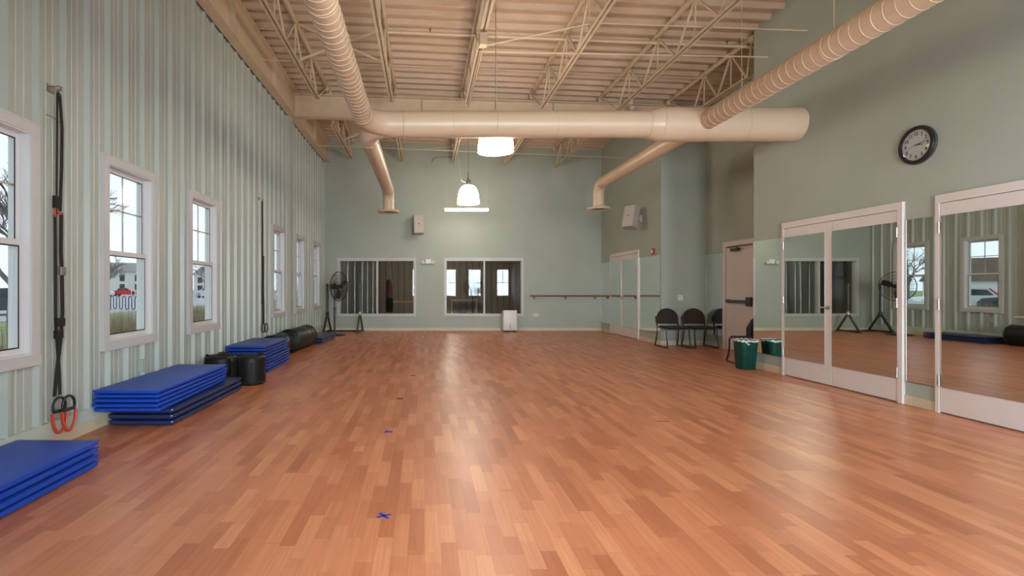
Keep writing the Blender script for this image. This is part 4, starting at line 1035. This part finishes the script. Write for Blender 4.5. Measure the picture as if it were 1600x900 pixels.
# cars
def car(loc, rz, paint, lab):
    r = thing('car', lab, 'car', loc, rz)
    m = MB(); body = [(-2.2, .25), (-2.25, .62), (-2.1, .82), (-1.3, .92), (1.1, .92), (2.0, .82), (2.2, .60), (2.2, .25), (1.75, .25), (1.65, .5), (1.2, .5), (1.1, .25), (-1.05, .25), (-1.15, .5), (-1.6, .5), (-1.7, .25)]
    m.prism(body, -.86, .86, 'y'); m.prism([(-1.3, .92), (-.85, 1.36), (.35, 1.40), (1.1, .92)], -.74, .74, 'y'); m.build('body', paint, r, world=False)
    m = MB(); m.prism([(-1.12, .96), (-.80, 1.30), (.30, 1.34), (.92, .96)], -.755, .755, 'y'); m.build('window_glass', M_CARG, r, world=False)
    for x in (-1.38, 1.42):
        for s in (-1, 1):
            m = MB(); m.lathe([(0, -.1), (.30, -.1), (.33, -.06), (.33, .06), (.30, .1), (0, .1)], 20, Matrix.Translation((x, s*.80, .33)) @ Matrix.Rotation(PI/2, 4, 'X')); w = m.build('wheel', M_TYRE, r, True, world=False)
    m = MB(); m.box(2.15, 2.22, -.75, -.45, .58, .72); m.box(2.15, 2.22, .45, .75, .58, .72); m.build('headlight', M_PLATE, r, world=False)
    return r
CZ0 = GZ+.03
car((-51.3, 88, CZ0), .15, M_CARR, 'red car parked far off, seen through the second window')
car((-53.5, 84, CZ0), .2, M_CARW, 'white car beside the distant red car')
car((-21.9, 26.6, CZ0), 1.2, M_CARD, 'dark car seen through the nearest window')
car((-21.7, 30.5, CZ0), .3, M_CARW, 'white car seen in the mirrors, parked close to the building')
car((-36, 43, CZ0), .4, M_CARR, 'red car behind the nearby white car')
car((-30, 72, CZ0), 0., M_CARW, 'white car seen through the third window')
# bare trees
def tree_mesh(seed, H):
    m = MB(); rt = random.Random(seed)
    def br_(p, d, L, r_, lv):
        q = p + d*L; mid = p + d*L*.5 + Vector((rt.uniform(-1, 1), rt.uniform(-1, 1), rt.uniform(-1, 1)))*L*.06
        m.tube([p, mid, q], [r_, r_*.85, r_*.68], 5 if lv else 8, caps=False)
        if lv >= 6: return
        nb = 3 if lv < 5 else 2
        for i in range(nb):
            a = rt.uniform(0, 2*PI); sp = rt.uniform(.35, .85)
            o = d.orthogonal().normalized(); o2 = d.cross(o); nd = (d + (o*math.cos(a)+o2*math.sin(a))*sp + Vector((0, 0, .12))).normalized()
            t = 1 if i == 0 else rt.uniform(.6, 1)
            br_(p + (q-p)*t, nd, L*rt.uniform(.62, .82), max(r_*.62, .006), lv+1)
    br_(Vector((0, 0, 0)), Vector((0, 0, 1)), H*.25, H*.018, 0)
    return m
def tree(loc, H, seed, lab):
    o = tree_mesh(seed, H).build('bare_tree', M_BARK, origin=None); o.location = loc; tag(o, lab, 'tree', 'bare trees outside'); return o
t1 = tree((-14.3, 18.6, GZ), 8.5, 2, 'large bare tree whose branches cross the two nearest windows')
t2 = tree((-31.5, 44, GZ), 8, 5, 'bare tree behind the bike rack')
def tcopy(src, loc, s, rz, lab):
    c = src.copy(); col.objects.link(c); c.location = loc; c.scale = (s, s, s); c.rotation_euler = (0, 0, rz); c['label'] = lab
tcopy(t2, (-62, 100, GZ), 1.3, 1, 'bare tree beside the distant house')
tcopy(t1, (-70, 112, GZ), 1.2, 2, 'bare tree in front of the distant house')
tcopy(t1, (-45, 105, GZ), 1.1, 3, 'bare tree seen through the third window')
tcopy(t2, (-64, 62, GZ), 1.2, 4, 'bare tree standing left of the brown roofed building')
tcopy(t1, (-10.6, 13.2, GZ), .75, 4.2, 'small bare tree close to the building, seen through the nearest window')
tcopy(t2, (-12.3, 15.6, GZ), .8, 1.1, 'slim bare tree behind the smallest one by the nearest window')
for i, (x, y, h, lab) in enumerate(((-66, 103, 7, 'dark evergreen tree beside the parked cars'), (-43, 92, 5, 'dark evergreen seen through the third window'), (-70, 52, 9, 'tall evergreen by the brown roofed building'))):
    r = thing('evergreen_tree', lab, 'tree', (x, y, GZ)); m = MB(); m.tube([(x, y, GZ), (x, y, GZ+h*.3)], .2, 8); m.build('trunk', M_BARK, r)
    m = MB(); n = 18
    for L_ in range(9):
        z0 = GZ+h*(.1+.1*L_); R0 = h*.26*(1-L_/9.5); vv = [m.bm.verts.new((x+R0*(1 if k % 2 else .68)*math.cos(2*PI*k/n), y+R0*(1 if k % 2 else .68)*math.sin(2*PI*k/n), z0)) for k in range(n)]; tp = m.bm.verts.new((x, y, z0+h*.2))
        for k in range(n): m.bm.faces.new((vv[k], vv[(k+1) % n], tp))
    m.build('foliage', M_PINE, r)
def house(x, y, w, d, h, rz, lab, sid=M_SIDING, rise=.22, roof=M_ROOF):
    r = thing('house', lab, 'house', (x, y, GZ), rz)
    m = MB(); m.box(-w/2, w/2, -d/2, d/2, 0, h); m.build('walls', sid, r, world=False)
    m = MB(); m.prism([(-w/2-.5, h), (w/2+.5, h), (w/2-1.8, h+w*rise), (-w/2+1.8, h+w*rise)], -d/2-.5, d/2+.5, 'y'); m.build('roof', roof, r, world=False)
    for k in range(3):
        m = MB(); xx = -w/2+w*(k+.5)/3; m.box(xx-.6, xx+.6, -d/2-.05, -d/2, h*.55, h*.85); m.build('window', M_CARG, r, world=False)
        m = MB(); xx = -w/2+w*(k+.5)/3; m.box(xx-.6, xx+.6, -d/2-.05, -d/2, h*.12, h*.42); m.build('window', M_CARG, r, world=False)
house(-86, 146, 11, 8, 6, .5, 'pale two storey house far off behind bare trees')
house(-58, 140, 9, 8, 5, .4, 'small pale house seen through the third window')
house(-88, 84, 22, 12, 2.6, .8, 'low building with a broad brown roof seen in the mirrors', rise=.17, roof=mat('brown_roof', (.20, .14, .12), .9, noise=.2, nscale=1))
m = MB(); 
for k in range(40): m.box(-40+k*.5-.04, -40+k*.5+.04, 69.9, 69.95, GZ, 1.1)
m.box(-40, -20, 69.95, 70, .3, .4); m.box(-40, -20, 69.95, 70, .9, 1.0); tag(m.build('picket_fence', M_CARW), 'white picket fence seen through the third window', 'fence')

tcopy(t2, (.2, -1.65, GZ), .28, 0, 'bare tree outside the windows behind the viewer, left')
tcopy(t1, (3.3, -1.65, GZ), .28, 2, 'bare tree outside the windows behind the viewer, right')
dup([o for o in bpy.data.objects if o.name == 'pedestal_fan'][0], (1.95, 20.2, 0), -.9, 'small looking black pedestal fan beyond the right interior window')
